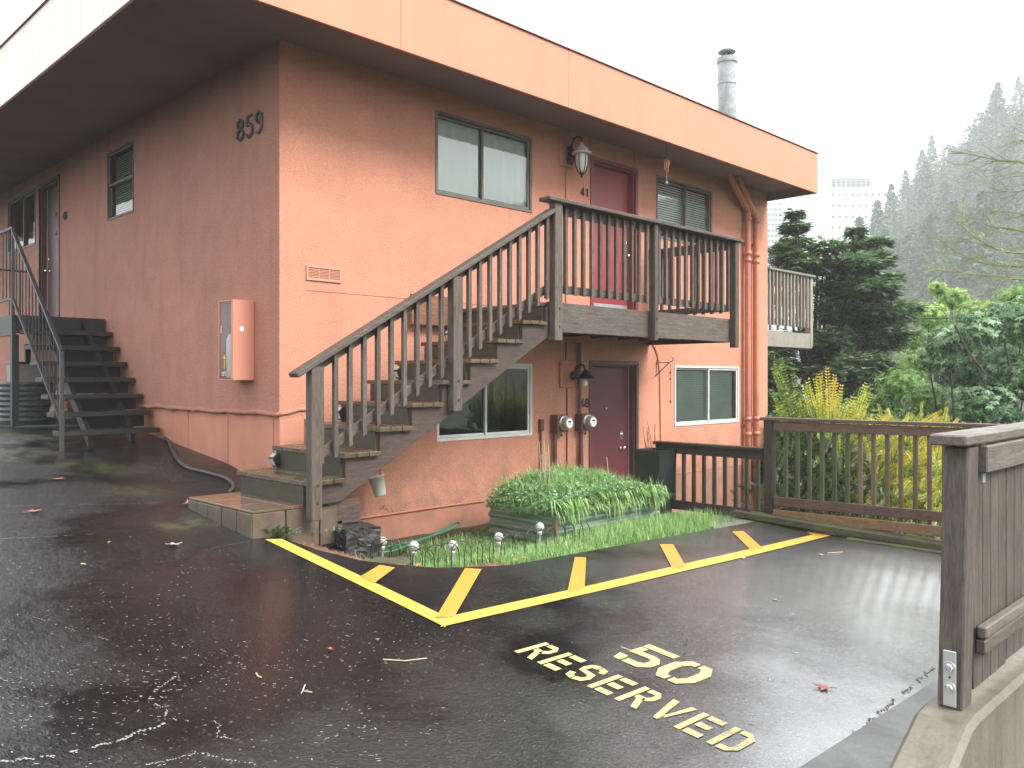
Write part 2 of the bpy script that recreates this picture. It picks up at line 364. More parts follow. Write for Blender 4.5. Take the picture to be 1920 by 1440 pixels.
# asphalt, rain-wet: rough and smooth patches, grit, moss, painted sky glare
def asphalt():
    t = MT('wet_asphalt'); p = t.pos(kind='World'); geo = t.n('ShaderNodeNewGeometry').outputs['Position']
    big = t.noise(p, .5, 4, .55); mid = t.noise(p, 1.7, 6, .62, .5); fine = t.noise(p, 75, 4, .7)
    agg = t.n('ShaderNodeTexVoronoi'); agg.inputs['Scale'].default_value = 80; t.l(p, agg.inputs['Vector'])
    def zone(cx_, cy_, r_, soft):
        d = t.n('ShaderNodeVectorMath', operation='DISTANCE'); t.l(geo, d.inputs[0]); d.inputs[1].default_value = (cx_, cy_, G(cx_, cy_))
        w = t.math('ADD', d.outputs['Value'], t.math('MULTIPLY', t.math('SUBTRACT', t.noise(p, .9, 6, .6), .5), 2.6))
        return t.math('DIVIDE', t.math('SUBTRACT', r_, w), soft, True)
    film = zone(2.9, 4.7, 2.0, 1.2)                                                  # smooth standing film of water
    glare_zone = t.math('MAXIMUM', zone(6.9, 2.2, 3.0, 2.2), zone(4.1, .9, 2.3, 1.8))       # wet film on the right; sky glare also painted into its colour
    c = t.mix(t.ramp(mid, [(.3, 0.0), (.7, 1.0)]), (.0035, .0037, .0042), (.012, .0123, .0128))
    c = t.mix(t.math('MULTIPLY', t.ramp(agg.outputs['Color'], [(.80, 0.0), (.96, 1.0)]), .5), c, (.075, .075, .075))
    c = t.mix(t.math('MULTIPLY', glare_zone, .8), c, t.mix(1.0, (.14, .143, .147), t.ramp(fine, [(.36, .45), (.64, 1.5)]), 'MULTIPLY'))
    for (mx_, my_, r_, k_, col) in ((3.05, 11.2, .8, .5, (.10, .13, .03)), (3.2, 9.2, .7, .3, (.09, .12, .03)), (3.0, 7.9, .5, .2, (.10, .11, .04)),
                                    (2.3, 10.6, 1.5, .5, (.16, .16, .15)), (8.5, 4.4, .5, .6, (.08, .10, .03)), (2.95, 6.7, .35, .5, (.12, .12, .05))):
        d = t.n('ShaderNodeVectorMath', operation='DISTANCE'); t.l(geo, d.inputs[0]); d.inputs[1].default_value = (mx_, my_, G(mx_, my_))
        f = t.math('SUBTRACT', 1.0, t.math('DIVIDE', d.outputs['Value'], r_), True)
        f = t.math('MULTIPLY', t.math('MULTIPLY', f, t.ramp(t.noise(p, 3.3, 6, .7), [(.42, 0.0), (.62, 1.0)])), k_ * 2, True)
        c = t.mix(f, c, col)
    patch = t.math('MAXIMUM', t.ramp(t.noise(p, 1.1, 5, .6, .4), [(.40, 0.0), (.56, 1.0)]), t.math('MAXIMUM', zone(1.0, 2.4, 1.3, 1.2), zone(2.5, 1.6, 1.2, 1.4)))                # where the grit stands out of the water
    pool = t.ramp(t.noise(t.pos((1, .6, 1), 'World'), 1.5, 5, .6, .5), [(.40, .25), (.60, .65)])
    grit = t.math('MAXIMUM', t.math('MULTIPLY', t.math('MULTIPLY', patch, t.math('SUBTRACT', 1.0, film)), t.math('SUBTRACT', 1.0, glare_zone)), t.math('MULTIPLY', glare_zone, pool))
    n1 = t.bump(mid, .2, .03)
    ridg = t.noise(t.pos((26, 15, 20), 'World'), 1.0, 5, .66, 1.0)
    x = t.n('ShaderNodeBump'); x.inputs['Distance'].default_value = .03; t.l(t.math('ADD', t.math('MULTIPLY', grit, .75), .04), x.inputs['Strength']); t.l(ridg, x.inputs['Height']); t.l(n1, x.inputs['Normal'])
    y = t.n('ShaderNodeBump'); y.inputs['Distance'].default_value = .008; t.l(t.math('ADD', t.math('MULTIPLY', grit, .65), .09), y.inputs['Strength'])
    t.l(t.math('ADD', fine, t.math('MULTIPLY', agg.outputs['Distance'], .8)), y.inputs['Height']); t.l(x.outputs[0], y.inputs['Normal'])
    rough = t.math('ADD', t.math('MULTIPLY', glare_zone, .10), .15)
    return t.done(t.bsdf(c, rough, y.outputs[0], 0, .5, Specular_IOR_Level=t.math('ADD', t.math('MULTIPLY', grit, .4), t.math('ADD', .2, t.math('MULTIPLY', glare_zone, .55))), Coat_Weight=t.math('MULTIPLY', glare_zone, .95), Coat_Roughness=.2, Coat_IOR=1.7, Coat_Normal=n1))
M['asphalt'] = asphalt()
def paint(name, c1, c2, wear):
    t = MT(name); p = t.pos(kind='World'); n = t.noise(p, 5, 5); f = t.noise(p, 90, 4, .75)
    c = t.mix(t.ramp(n, [(.3, 0.0), (.7, 1.0)]), c1, c2)
    c = t.mix(t.math('MULTIPLY', t.ramp(t.math('ADD', f, t.math('MULTIPLY', t.math('SUBTRACT', n, .5), .5)), [(.555, 0.0), (.63, 1.0)]), wear), c, (.035, .035, .033))
    return t.done(t.bsdf(c, .42, t.bump(f, .35, .005), 0, .5))
M['yellow'] = paint('yellow_road_paint', (.56, .335, .05), (.62, .41, .08), .6)
M['yellow_old'] = paint('orange_road_paint', (.50, .235, .03), (.57, .29, .05), .5)
M['stencil'] = paint('stencil_paint', (.56, .43, .15), (.62, .50, .22), .9)
M['joint_silt'] = plain('joint_silt', (.12, .075, .05), .8, .5, 30)
M['stake'] = wood('pale_stake', 'z', (.20, .14, .085), (.32, .24, .16), 0)
M['silt'] = plain('silt', (.20, .20, .18), .8, .4, 25)
# soil etc.
def soilmat(name, a, b, g, gf):
    t = MT(name); p = t.pos(kind='World'); n = t.noise(p, 9, 6, .7); m = t.noise(p, 1.6, 4)
    c = t.mix(t.ramp(n, [(.35, 0.0), (.65, 1.0)]), a, b); c = t.mix(t.math('MULTIPLY', t.ramp(m, [(.4, 0.0), (.6, 1.0)]), gf), c, g)
    return t.done(t.bsdf(c, .8, t.bump(n, .8, .03), 0, .3))
M['soil'] = soilmat('garden_soil', (.035, .022, .014), (.09, .055, .035), (.06, .08, .025), .6)
M['forest_floor'] = soilmat('forest_floor', (.02, .025, .008), (.05, .05, .03), (.04, .06, .02), .7)
M['needles'] = plain('needle_litter', (.24, .12, .07), .8, .4, 30)
M['grass'] = leafmat('grass_blades', [(0, (.05, .13, .03)), (.06, (.30, .24, .12)), (.10, (.06, .16, .045)), (.5, (.25, .45, .14)), (.82, (.48, .66, .28)), (1, (.60, .68, .40))], .4, .45)
M['clover'] = leafmat('clover_leaves', [(0, (.04, .12, .03)), (.5, (.18, .38, .15)), (1, (.50, .68, .42))], .35, .4)
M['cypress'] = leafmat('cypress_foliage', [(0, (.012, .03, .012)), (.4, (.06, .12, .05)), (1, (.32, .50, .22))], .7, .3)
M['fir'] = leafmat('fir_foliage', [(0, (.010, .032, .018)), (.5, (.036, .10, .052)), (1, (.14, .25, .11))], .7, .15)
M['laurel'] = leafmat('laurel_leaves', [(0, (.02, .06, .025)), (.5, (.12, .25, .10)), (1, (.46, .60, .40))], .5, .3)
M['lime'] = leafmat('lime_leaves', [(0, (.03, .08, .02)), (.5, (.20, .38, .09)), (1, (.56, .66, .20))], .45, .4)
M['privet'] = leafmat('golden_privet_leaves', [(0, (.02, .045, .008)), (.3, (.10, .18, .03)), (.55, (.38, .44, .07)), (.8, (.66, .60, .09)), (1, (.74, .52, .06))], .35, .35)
M['weed'] = leafmat('weed_leaves', [(0, (.06, .12, .05)), (1, (.18, .28, .16))], .5, .3)
M['bark'] = plain('bark', (.045, .035, .028), .9, .35, 12, 0, .5, 25)
M['bark_pale'] = plain('pale_bark', (.26, .23, .18), .9, .3, 12)
M['bark_moss'] = plain('mossy_bark', (.20, .22, .09), .9, .35, 9)
M['stem'] = plain('stem', (.10, .09, .05), .8, .3, 12)
M['straw'] = plain('dry_stalk', (.42, .36, .24), .8, .2, 12)
M['leaf_orange'] = plain('orange_leaf', (.42, .16, .09), .5, .25, 20)
M['leaf_red'] = plain('red_leaf', (.30, .05, .045), .4, .3, 20)
M['leaf_pale'] = plain('pale_leaf', (.62, .58, .50), .5, .2, 20)
M['leaf_yellow'] = plain('yellow_leaf', (.55, .45, .12), .5, .2, 20)
M['debris'] = plain('fallen_specks', (.40, .38, .34), .6, .3, 4)
M['tower'] = plain('tower_concrete', (.72, .73, .74), .8, .04, .02, rnd=False)
M['tower_window'] = plain('tower_window', (.12, .13, .14), .6, .1, .2)
M['balcony_wood'] = wood('grey_balcony_wood', 'z', (.20, .18, .15), (.30, .28, .24), .1)
M['cable'] = plain('cable', (.015, .015, .017), .5, .1, 4)

# ================================================================== SETTING
# ---- driveway
def jit(a, k=.03): return k * mnoise.noise(Vector((a * 2.7, 3.3, 1.1))) * 2
EDGE = [(4.60, 4.60), (4.66, 4.36), (4.79, 4.01), (4.98, 3.80), (5.18, 3.62), (5.6, 3.48), (6.0, 3.42), (6.12, 3.42), (6.14, 4.32), (40, 4.32)]
def xmax(y):
    for (a, xa), (b, xb) in zip(EDGE, EDGE[1:]):
        if a <= y <= b: return xa + (xb - xa) * (y - a) / (b - a)
    return 4.32
def sheet(mb, ys, xr, nx, zf):
    rows = []
    for y in ys:
        a, b = xr(y); rows.append([(a + (b - a) * i / nx, y, zf(a + (b - a) * i / nx, y)) for i in range(nx + 1)])
    n = nx + 1; vs = [p for r_ in rows for p in r_]
    mb.add(vs, [(j*n+i, j*n+i+1, (j+1)*n+i+1, (j+1)*n+i) for j in range(len(rows)-1) for i in range(nx)])
    return rows
def lin(a, b, n): return [a + (b - a) * i / n for i in range(n + 1)]
mb = MB()
yA = lin(-9, 4.6, 60)
ra = sheet(mb, yA, lambda y: (-11, 8.95), 80, G)
yB = lin(4.6, 6.3, 34) + lin(6.4, 26, 70)
rb = sheet(mb, yB, lambda y: (-11, xmax(y)), 70, G)
# broken edge of the asphalt: a real lip down to the garden
lip = [r_[-1] for r_ in rb if r_[-1][1] < 6.13]; lip = [p for p in [ra[-1][i] for i in range(80, 0, -1)] if p[0] > 4.6 and p[0] < 8.9] + lip
vs = []; 
for p in lip: vs += [p, (p[0] + .012, p[1] + .015, p[2] - .07)]
mb.add(vs, [(2*i, 2*i+1, 2*i+3, 2*i+2) for i in range(len(lip)-1)])
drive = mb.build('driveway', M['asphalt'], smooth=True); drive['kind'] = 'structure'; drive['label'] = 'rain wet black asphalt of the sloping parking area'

# ---- paint on the asphalt (draped quads, 4 mm up)
def drape(quads, name, m, dz=.004, label=None, div=6):
    b = MB()
    for q in quads:
        q = [Vector((p[0], p[1], 0)) for p in q]; n = div; vs = []
        for i in range(n + 1):
            a = q[0].lerp(q[1], i / n); c = q[3].lerp(q[2], i / n)
            for j in range(n + 1):
                p = a.lerp(c, j / n); vs.append((p.x, p.y, G(p.x, p.y) + dz))
        b.add(vs, [(i*(n+1)+j, (i+1)*(n+1)+j, (i+1)*(n+1)+j+1, i*(n+1)+j+1) for i in range(n) for j in range(n)])
    ob = b.build(name, m, drive, label=label); return ob
def pg(*pp): return [tuple(onG(*p)[:2]) for p in pp]
drape([pg((497, 1012), (835, 1177), (838, 1158), (528, 1011))], 'painted_line', M['yellow'], label='yellow line running up the slope from the corner', div=24)
drape([pg((826, 1177), (1566, 1003), (1538, 1000), (838, 1158))], 'painted_line', M['yellow'], .006, label='yellow line running along the building front', div=24)
hat = [((677, 1082), (702, 1095), (741, 1066), (712, 1061), .008), ((817, 1160), (851, 1160), (903, 1069), (872, 1067), .008), ((1064, 1112), (1096, 1106), (1099, 1047), (1078, 1046), .008),
       ((1261, 1068), (1285, 1062), (1262, 1022), (1237, 1022), .008), ((1409, 1034), (1430, 1029), (1394, 997), (1373, 998), .008), ((1536, 1008), (1553, 1003), (1528, 998), (1513, 999), .008)]
for a, b, c, d, z in hat: drape([pg(a, b, c, d)], 'painted_hatch', M['yellow_old'], z, div=10)
# stencilled letters: unit cell, strokes as quads (u across, v up)
def ring(u0, u1, v0, v1, w, gaps, ch=.18):
    """chamfered outline split into quads, leaving stencil gaps"""
    out = [(u0, v0+ch), (u0, v1-ch), (u0+ch, v1), (u1-ch, v1), (u1, v1-ch), (u1, v0+ch), (u1-ch, v0), (u0+ch, v0)]
    k = ch * .55
    inn = [(u0+w, v0+w+k*.3), (u0+w, v1-w-k*.3), (u0+w+k*.3, v1-w), (u1-w-k*.3, v1-w), (u1-w, v1-w-k*.3), (u1-w, v0+w+k*.3), (u1-w-k*.3, v0+w), (u0+w+k*.3, v0+w)]
    return [(out[i], out[(i+1) % 8], inn[(i+1) % 8], inn[i]) for i in range(8) if i not in gaps]
Rr = lambda a, b, c, d: [((a, c), (b, c), (b, d), (a, d))]
LET = {
 'E': Rr(0,.24,0,1) + Rr(.33,.95,.8,1) + Rr(.33,.85,.4,.6) + Rr(.33,.95,0,.2),
 'R': Rr(0,.24,0,1) + Rr(.33,.72,.82,1) + [((.72,.82),(.72,1),(.95,.82),(.72,.7)), ((.72,.7),(.95,.82),(.95,.58),(.72,.66)), ((.72,.66),(.95,.58),(.75,.42),(.6,.58))] + Rr(.3,.6,.42,.58) + [((.42,.42),(.68,.42),(.98,0),(.72,0))],
 'S': [((.0,.28),(.24,.32),(.28,.2),(.12,.06)), ((.12,.06),(.28,.2),(.42,.18),(.42,0)), ((.48,0),(.48,.18),(.66,.2),(.84,.06)), ((.66,.2),(.72,.32),(.96,.3),(.84,.06)), ((.72,.32),(.62,.42),(.82,.56),(.96,.3)),
       ((.62,.42),(.34,.46),(.2,.62),(.82,.56)), ((.34,.46),(.1,.5),(.02,.7),(.26,.66)), ((.02,.7),(.1,.92),(.3,.8),(.26,.66)), ((.1,.92),(.3,1),(.5,1),(.3,.8)), ((.3,.8),(.5,1),(.5,.82),(.4,.8)), ((.56,.82),(.56,1),(.86,.94),(.7,.8)), ((.7,.8),(.86,.94),(.96,.74),(.72,.7))],
 'V': [((0,1),(.27,1),(.52,.3),(.42,0)), ((.42,0),(.52,.3),(.58,.3),(.60,0)), ((.60,.3),(.66,.12),(1,1),(.76,1))],
 'D': Rr(0,.24,0,1) + Rr(.33,.66,.82,1) + Rr(.33,.66,0,.18) + [((.66,.82),(.66,1),(.95,.78),(.72,.7)), ((.66,0),(.66,.18),(.72,.3),(.95,.22)), ((.72,.3),(.72,.7),(.95,.78),(.95,.22))],
 '5': Rr(.06,.98,.82,1) + [((.06,.5),(.28,.58),(.28,.78),(.06,.78))] + [((.06,.44),(.06,.6),(.6,.62),(.6,.46)), ((.6,.46),(.6,.62),(.8,.6),(.74,.42)), ((.74,.42),(.8,.6),(1,.42),(.76,.34)), ((.76,.34),(1,.42),(1,.18),(.76,.24)), ((.76,.24),(1,.18),(.8,0),(.62,.18)), ((.34,0),(.34,.18),(.62,.18),(.8,0)), ((.0,.26),(.24,.26),(.27,.18),(.08,.02)), ((.08,.02),(.27,.18),(.28,.18),(.28,0))],
 '0': ring(0, 1, 0, 1, .25, (2, 6), .3),
}
LET['0'] = [((0,.28),(.26,.34),(.26,.66),(0,.72)), ((0,.72),(.26,.66),(.36,.82),(.22,1)), ((.22,1),(.36,.82),(.46,.82),(.46,1)), ((.54,.82),(.54,1),(.78,1),(.64,.82)), ((.64,.82),(.78,1),(1,.72),(.74,.66)), ((.74,.66),(1,.72),(1,.28),(.74,.34)),
            ((.74,.34),(1,.28),(.78,0),(.64,.18)), ((.54,0),(.54,.18),(.64,.18),(.78,0)), ((.22,0),(.36,.18),(.46,.18),(.46,0)), ((.22,0),(0,.28),(.26,.34),(.36,.18))]
def letters(word, X0, Y0, w, pitch, h, name):
    for i, ch in enumerate(word):
        yy = Y0 - i * pitch
        qs = [[(X0 + v * h, yy - u * w) for (u, v) in q] for q in LET[ch]]
        drape(qs, name, M['stencil'], div=3)
letters('RESERVED', 3.35, 3.335, .142, .1768, .262, 'painted_letter')
letters('50', 3.79, 3.0, .235, .262, .36, 'painted_digit')
# cracks with pale silt
def crack(pts, w=.008, jag=.012, m='silt', seed=1, name='crack'):
    rr = random.Random(seed); P = [onG(*p) for p in pts]; b_ = MB(); off = Vector((0, 0, 0))
    for a, b in zip(P, P[1:]):
        n = max(3, int((b - a).length / .011)); d = (b - a).normalized(); sd = Vector((-d.y, d.x, 0))
        for i in range(n):
            t_ = i / n; c = a.lerp(b, t_) + sd * (mnoise.noise(Vector((a.x * 9 + t_ * (b - a).length * 14, seed, 0))) * jag * 1.8 + mnoise.noise(Vector((t_ * (b - a).length * 70, seed, a.y))) * jag * .8)
            if mnoise.noise(Vector((a.x * 3 + t_ * (b - a).length * 6, seed * 3.1, 7))) < -.22: continue
            for q in range(2):
                r_ = w * rr.uniform(.25, .8); o_ = sd * rr.uniform(-1, 1) * w * .7 + d * rr.uniform(-.006, .006); k = rr.randint(4, 6); a0 = rr.uniform(0, 6.28)
                vs = [(c.x + o_.x + math.cos(a0 + 6.283 * h / k) * r_ * rr.uniform(.5, 1.3), c.y + o_.y + math.sin(a0 + 6.283 * h / k) * r_ * rr.uniform(.5, 1.3)) for h in range(k)]
                b_.add([(x, y, G(x, y) + .002 + .001 * q) for x, y in vs], [tuple(range(k))])
    b_.build(name, M[m], drive, kind='stuff')
crack([(0, 1430), (80, 1420), (150, 1408), (215, 1392), (260, 1375), (300, 1362), (318, 1350)], .011, seed=1)
crack([(318, 1350), (312, 1330), (290, 1318), (283, 1305), (300, 1290), (330, 1268)], .008, seed=2)
crack([(318, 1350), (350, 1352), (375, 1354)], .006, seed=3)
crack([(403, 1352), (412, 1362), (405, 1382), (440, 1386)], .006, seed=4)
crack([(62, 1157), (130, 1180), (200, 1200), (250, 1214), (310, 1221)], .005, .004, seed=5)
crack([(275, 1435), (330, 1425), (370, 1410), (420, 1424), (460, 1430), (500, 1436)], .007, seed=6)
crack([(330, 1268), (325, 1250), (345, 1240)], .004, seed=7)
crack([(0, 1011), (60, 1008), (120, 1005), (185, 1001)], .006, .003, seed=8)
crack([(0, 951), (100, 946), (200, 946), (310, 943)], .005, .004, seed=9)
crack([(385, 1031), (430, 1022), (480, 1012)], .004, .004, seed=10)
crack([(1290, 1192), (1287, 1210), (1283, 1230), (1276, 1250), (1268, 1275)], .006, .01, 'rock', seed=11)
crack([(1535, 1440), (1585, 1395), (1640, 1345), (1700, 1295), (1768, 1238)], .011, .012, 'joint_silt', seed=12, name='joint')

# ---- garden bed soil
def garden_z(x, y):
    e = 4.60 if x > 4.6 else 4.6
    d = max(0, y - 4.62) if x > 4.6 else max(0, min(y - 4.62, (x - xmax(min(max(y, 4.6), 6.1)))) )
    gz = G(x, y) - .05
    tz = -1.74
    f = ss(0.0, 1.25, d)
    return gz * (1 - f) + tz * f + .012 * mnoise.noise(Vector((x * 5, y * 5, 2)))
mb = MB()
sheet(mb, lin(4.56, 7.5, 44), lambda y: (xmax(y) - .06 if y < 6.12 else 3.38, 8.7), 70, garden_z)
gs = mb.build('garden_soil', M['soil'], smooth=True); gs['kind'] = 'structure'
# mossy pad beyond the planter, and the porch slab at the lower door
mb = MB(); sheet(mb, lin(4.58, 6.2, 12), lambda y: (7.55 + (y - 4.58) * .45, 8.66), 10, lambda x, y: max(garden_z(x, y), G(x, y) - .02 - .19 * ss(4.6, 6, y)) + .012)
pad = mb.build('concrete_path', M['concrete_pad'], smooth=True); pad['kind'] = 'structure'
mb = MB(); mb.box(8.72, 10.35, 6.14, 7.38, -2.6, -1.86); o = mb.build('porch_slab', M['footing']); o['kind'] = 'structure'

# ---- far land: one sheet out to the horizon
def T(x, y):
    F = (x + y) / S2; Rr_ = (x - y) / S2
    z = G(max(-11, min(9, x)), max(-9, min(26, y))) - .35
    if x > 4.2 and y > 4.4: z = min(z, -2.1)
    e = ss(9.0, 11.5, x); z = z * (1 - e) + (-3.6) * e
    z += -2.2 * ss(12, 24, x)
    if F > 3:
        r = Rr_ / F; dd = math.hypot(x, y)
        z += 66 * ss(115, 330, dd) * ss(.30, .62, r) + 8 * ss(60, 300, dd) * ss(-.2, .4, r)
    z += .3 * mnoise.noise(Vector((x * .15, y * .15, 5))) * ss(9, 14, x)
    return z
def graded(a, b):
    out = []; v = a
    while v < b:
        out.append(v); v += .5 + .055 * max(0, abs(v) - 14)
    return out + [b]
mb = MB(); xs_ = sorted(set([-x for x in graded(0, 260)] + graded(0, 1200))); ys_ = sorted(set([-x for x in graded(0, 700)] + graded(0, 1200)))
n = len(xs_); mb.add([(x, y, T(x, y)) for y in ys_ for x in xs_], [(j*n+i, j*n+i+1, (j+1)*n+i+1, (j+1)*n+i) for j in range(len(ys_)-1) for i in range(n-1)])
ter = mb.build('ground', M['forest_floor'], smooth=True); ter['kind'] = 'structure'

# ---- apron strip along the near wall
mb = MB(); sheet(mb, lin(1.10, 1.72, 8), lambda y: (1.6, 8.6), 60, lambda x, y: G(x, y) + .004 + .02 * ss(1.6, 1.1, y) )
o = mb.build('concrete_apron', M['apron'], smooth=True); o['kind'] = 'structure'
# ================================================================== HOUSE
XC, YC, XE, ZS = 4.198, 7.399, 13.84, 3.30
house = thing('apartment_building', 'two storey salmon orange stucco apartment building with flat overhanging roof', 'building', (XC, YC, -1.8))
house['label'] = 'two storey salmon orange stucco apartment building numbered 859 with flat overhanging roof'
def wall_open(name, plane, k, u0, u1, z0, z1, ops, m, depth=.12, sign=1):
    """wall face on plane x=k ('x') or y=k ('y') with real openings and reveals; interior lies at +depth"""
    us = sorted(set([u0, u1] + [v for o in ops for v in o[:2]])); zs = sorted(set([z0, z1] + [v for o in ops for v in o[2:]]))
    # extra cuts so that faces stay moderate
    P = (lambda u, z, d: (u, k + d, z)) if plane == 'y' else (lambda u, z, d: (k + d, u, z))
    b = MB()
    def inside(u, z): return any(o[0] < u < o[1] and o[2] < z < o[3] for o in ops)
    for i in range(len(us)-1):
        for j in range(len(zs)-1):
            if not inside((us[i]+us[i+1])/2, (zs[j]+zs[j+1])/2):
                b.add([P(us[i], zs[j], 0), P(us[i+1], zs[j], 0), P(us[i+1], zs[j+1], 0), P(us[i], zs[j+1], 0)], [(0,1,2,3) if plane == 'y' else (3,2,1,0)])
    for a, c, z_, w in ops:
        q = [(a, z_), (c, z_), (c, w), (a, w)]
        for i in range(4):
            p, r_ = q[i], q[(i+1) % 4]
            b.add([P(p[0], p[1], 0), P(r_[0], r_[1], 0), P(r_[0], r_[1], depth), P(p[0], p[1], depth)], [(0,1,2,3)])
    return b.build(name, m, house)
W1 = (6.165, 7.752, 2.105, 3.06); W2 = (10.45, 12.0, 2.11, 3.05); W3 = (6.18, 7.755, -.72, .19); W4 = (10.93, 12.84, -.735, .2)
D41 = (8.97, 9.93, .86, 3.0); D48 = (8.94, 9.94, -1.86, .19)
wall_open('front_wall', 'y', YC, XC, XE, -1.475, ZS, [W1, W2, W3, W4, D41, (8.94, 9.94, -1.475, .19)], M['stucco'])
mb = MB(); mb.box(XC + .012, 8.9, YC - .035, YC + .2, -2.1, -1.478); mb.box(8.9, 10, YC+.0, YC + .2, -2.1, -1.86); mb.box(10.0, XE, YC + .004, YC + .2, -3.2, -1.478)
mb.build('footing', M['footing'], house, bevel=.008)
WL1 = (11.03, 11.94, 2.135, 3.05); WL2 = (15.1, 16.68, 2.17, 3.10); DL = (13.98, 14.9, .82, 3.05)
YB = 22.0
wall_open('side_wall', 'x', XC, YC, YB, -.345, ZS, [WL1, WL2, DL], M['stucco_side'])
# end and back walls
mb = MB(); mb.add([(XE, YC, -3.2), (XE, YB, -3.2), (XE, YB, ZS), (XE, YC, ZS)], [(0,1,2,3)]); mb.add([(XE, YB, -3.2), (XC, YB, -3.2), (XC, YB, ZS), (XE, YB, ZS)], [(0,1,2,3)])
mb.build('rear_wall', M['stucco'], house)
# side foundation, set back under the lip of stucco, with chipped front corner
mb = MB(); mb.box(XC + .03, XC + .3, YC + .012, YB, -1.9, -.34); mb.build('foundation', M['foundation'], house)
def lipz(y): return -.345 + .02 * mnoise.noise(Vector((y * 2.1, 0, 0))) - .012 * mnoise.noise(Vector((y * 9, 4, 0)))
pts = [(XC + .004 + .006 * mnoise.noise(Vector((y * 6, 1, 1))), y, lipz(y)) for y in lin(YC - .0, 12.5, 130)]
front_pts = [(x, YC + .004, -.345 + .045 * ss(4.2, 4.5, x) + .012 * mnoise.noise(Vector((x * 14, 0, 3)))) for x in lin(4.2, 4.52, 12)]
mb = MB(); mb.tube(pts, [.026 + .008 * mnoise.noise(Vector((p[1] * 5, 7, 0))) for p in pts], 8); mb.tube(front_pts, .022, 8)
mb.build('stucco_lip', M['stucco_side'], house, smooth=True)
# patch on the chipped front corner, and a thin dark strip beside it
mb = MB(); mb.prism([(4.203, -1.0), (4.46, -.98), (4.47, -.62), (4.45, -.40), (4.35, -.39), (4.203, -.42)], 'y', YC - .004, YC + .02); mb.build('patched_corner', M['foundation'], house, bevel=.004)
for dims in ((4.475, 4.483, -.95, -.40),):
    mb = MB(); mb.box(dims[0], dims[1], YC - .006, YC + .01, dims[2], dims[3]); mb.build('crack', M['conduit'], house)
# foundation board joints
for y in (8.52, 7.56, 9.5):
    mb = MB(); mb.box(XC + .027, XC + .04, y, y + .005, -1.5, -.38); mb.build('joint', M['conduit'], house)
# horizontal and vertical stucco seams (beads)
mb = MB(); mb.box(XC + .3, 8.86, YC - .005, YC + .01, .883, .893); mb.build('seam', M['stucco'], house)
mb = MB(); mb.box(10.4, XE, YC - .005, YC + .01, .70, .708); mb.build('seam', M['stucco'], house)
for x in (8.905, 9.90):
    mb = MB(); mb.box(x, x + .005, YC - .003, YC + .01, 3.09, ZS); mb.build('seam', M['conduit'], house)
# soffit and roof
FY, FX, ZB, ZT = 6.47, 2.715, 3.156, 3.83
mb = MB(); mb.box(FX + .03, XE - .03, FY + .03, YB, ZS, ZS + .03); mb.build('soffit', M['soffit'], house)
mb = MB(); mb.box(FX + .03, XE - .03, FY + .03, YB + .5, ZT - .12, ZT - .04); mb.build('roof', M['roofing'], house)
# fascia boards
xs = [FX, 4.96, 7.4, 9.84, 12.28, XE]
for a, b in zip(xs, xs[1:]):
    mb = MB(); mb.box(a + .001, b - .001, FY, FY + .03, ZB, ZT); mb.build('fascia_board', M['fascia'], house, bevel=.003)
ys = [FY + .032, 8.4, 10.1, 11.3, 12.5, 13.7, 14.9, 17.3, 19.7, YB]
for a, b in zip(ys, ys[1:]):
    mb = MB(); mb.box(FX, FX + .03, a + .003, b - .003, ZB, ZT); mb.build('fascia_board', M['fascia_glare'], house, bevel=.003, label='board on the side of the roof edge, glare painted in as pale colour')
mb = MB(); mb.box(XE - .03, XE, FY + .032, YB, ZB, ZT); mb.build('fascia_board', M['fascia'], house)
mb = MB(); mb.box(FX - .02, XE + .02, FY - .02, FY + .05, ZT + .002, ZT + .016); mb.build('drip_edge', M['conduit'], house)
mb = MB(); mb.box(FX - .02, FX + .05, FY + .052, YB, ZT + .002, ZT + .016); mb.build('drip_edge', M['conduit'], house)
mb = MB(); mb.box(XE - .045, XE - .031, FY + .04, YB, ZB + .003, ZS - .001); mb.build('soffit', M['soffit'], house)
# raised roof part at the far left
mb = MB(); mb.box(FX + .1, XE - 2, 12.6, YB, ZT, ZT + .42); mb.build('roof_curb', M['roofing'], house, bevel=.02)
# chimney on the roof
mb = MB(); cx, cyy = onY(1363, 205, 8.2).x, 8.2; D = (cx + cyy) / S2; r = 17.5 / 1580 * D
zt = lambda py: (710 - py) / 1580 * D
mb.lathe([(r, 3.7), (r, zt(160)), (r * 1.06, zt(160)), (r * 1.06, zt(157)), (r, zt(157)), (r, zt(120)), (r*1.12, zt(119)), (r*1.12, zt(110)), (r * .95, zt(109)), (0, zt(109))], (cx, cyy, 0), 24)
ch = mb.build('chimney', M['chimney_metal'], house, smooth=False)
mb = MB(); mb.lathe([(0, zt(92)), (r*.7, zt(93)), (r*.95, zt(97)), (r*.95, zt(99)), (r*.3, zt(100))], (cx, cyy, 0), 24)
for k in range(4):
    a = k * math.pi / 2 + .4; mb.box(cx + r*.5*math.cos(a) - .01, cx + r*.5*math.cos(a) + .01, cyy + r*.5*math.sin(a) - .01, cyy + r*.5*math.sin(a) + .01, zt(110), zt(98))
mb.build('chimney_cap', M['chimney_metal'], ch)

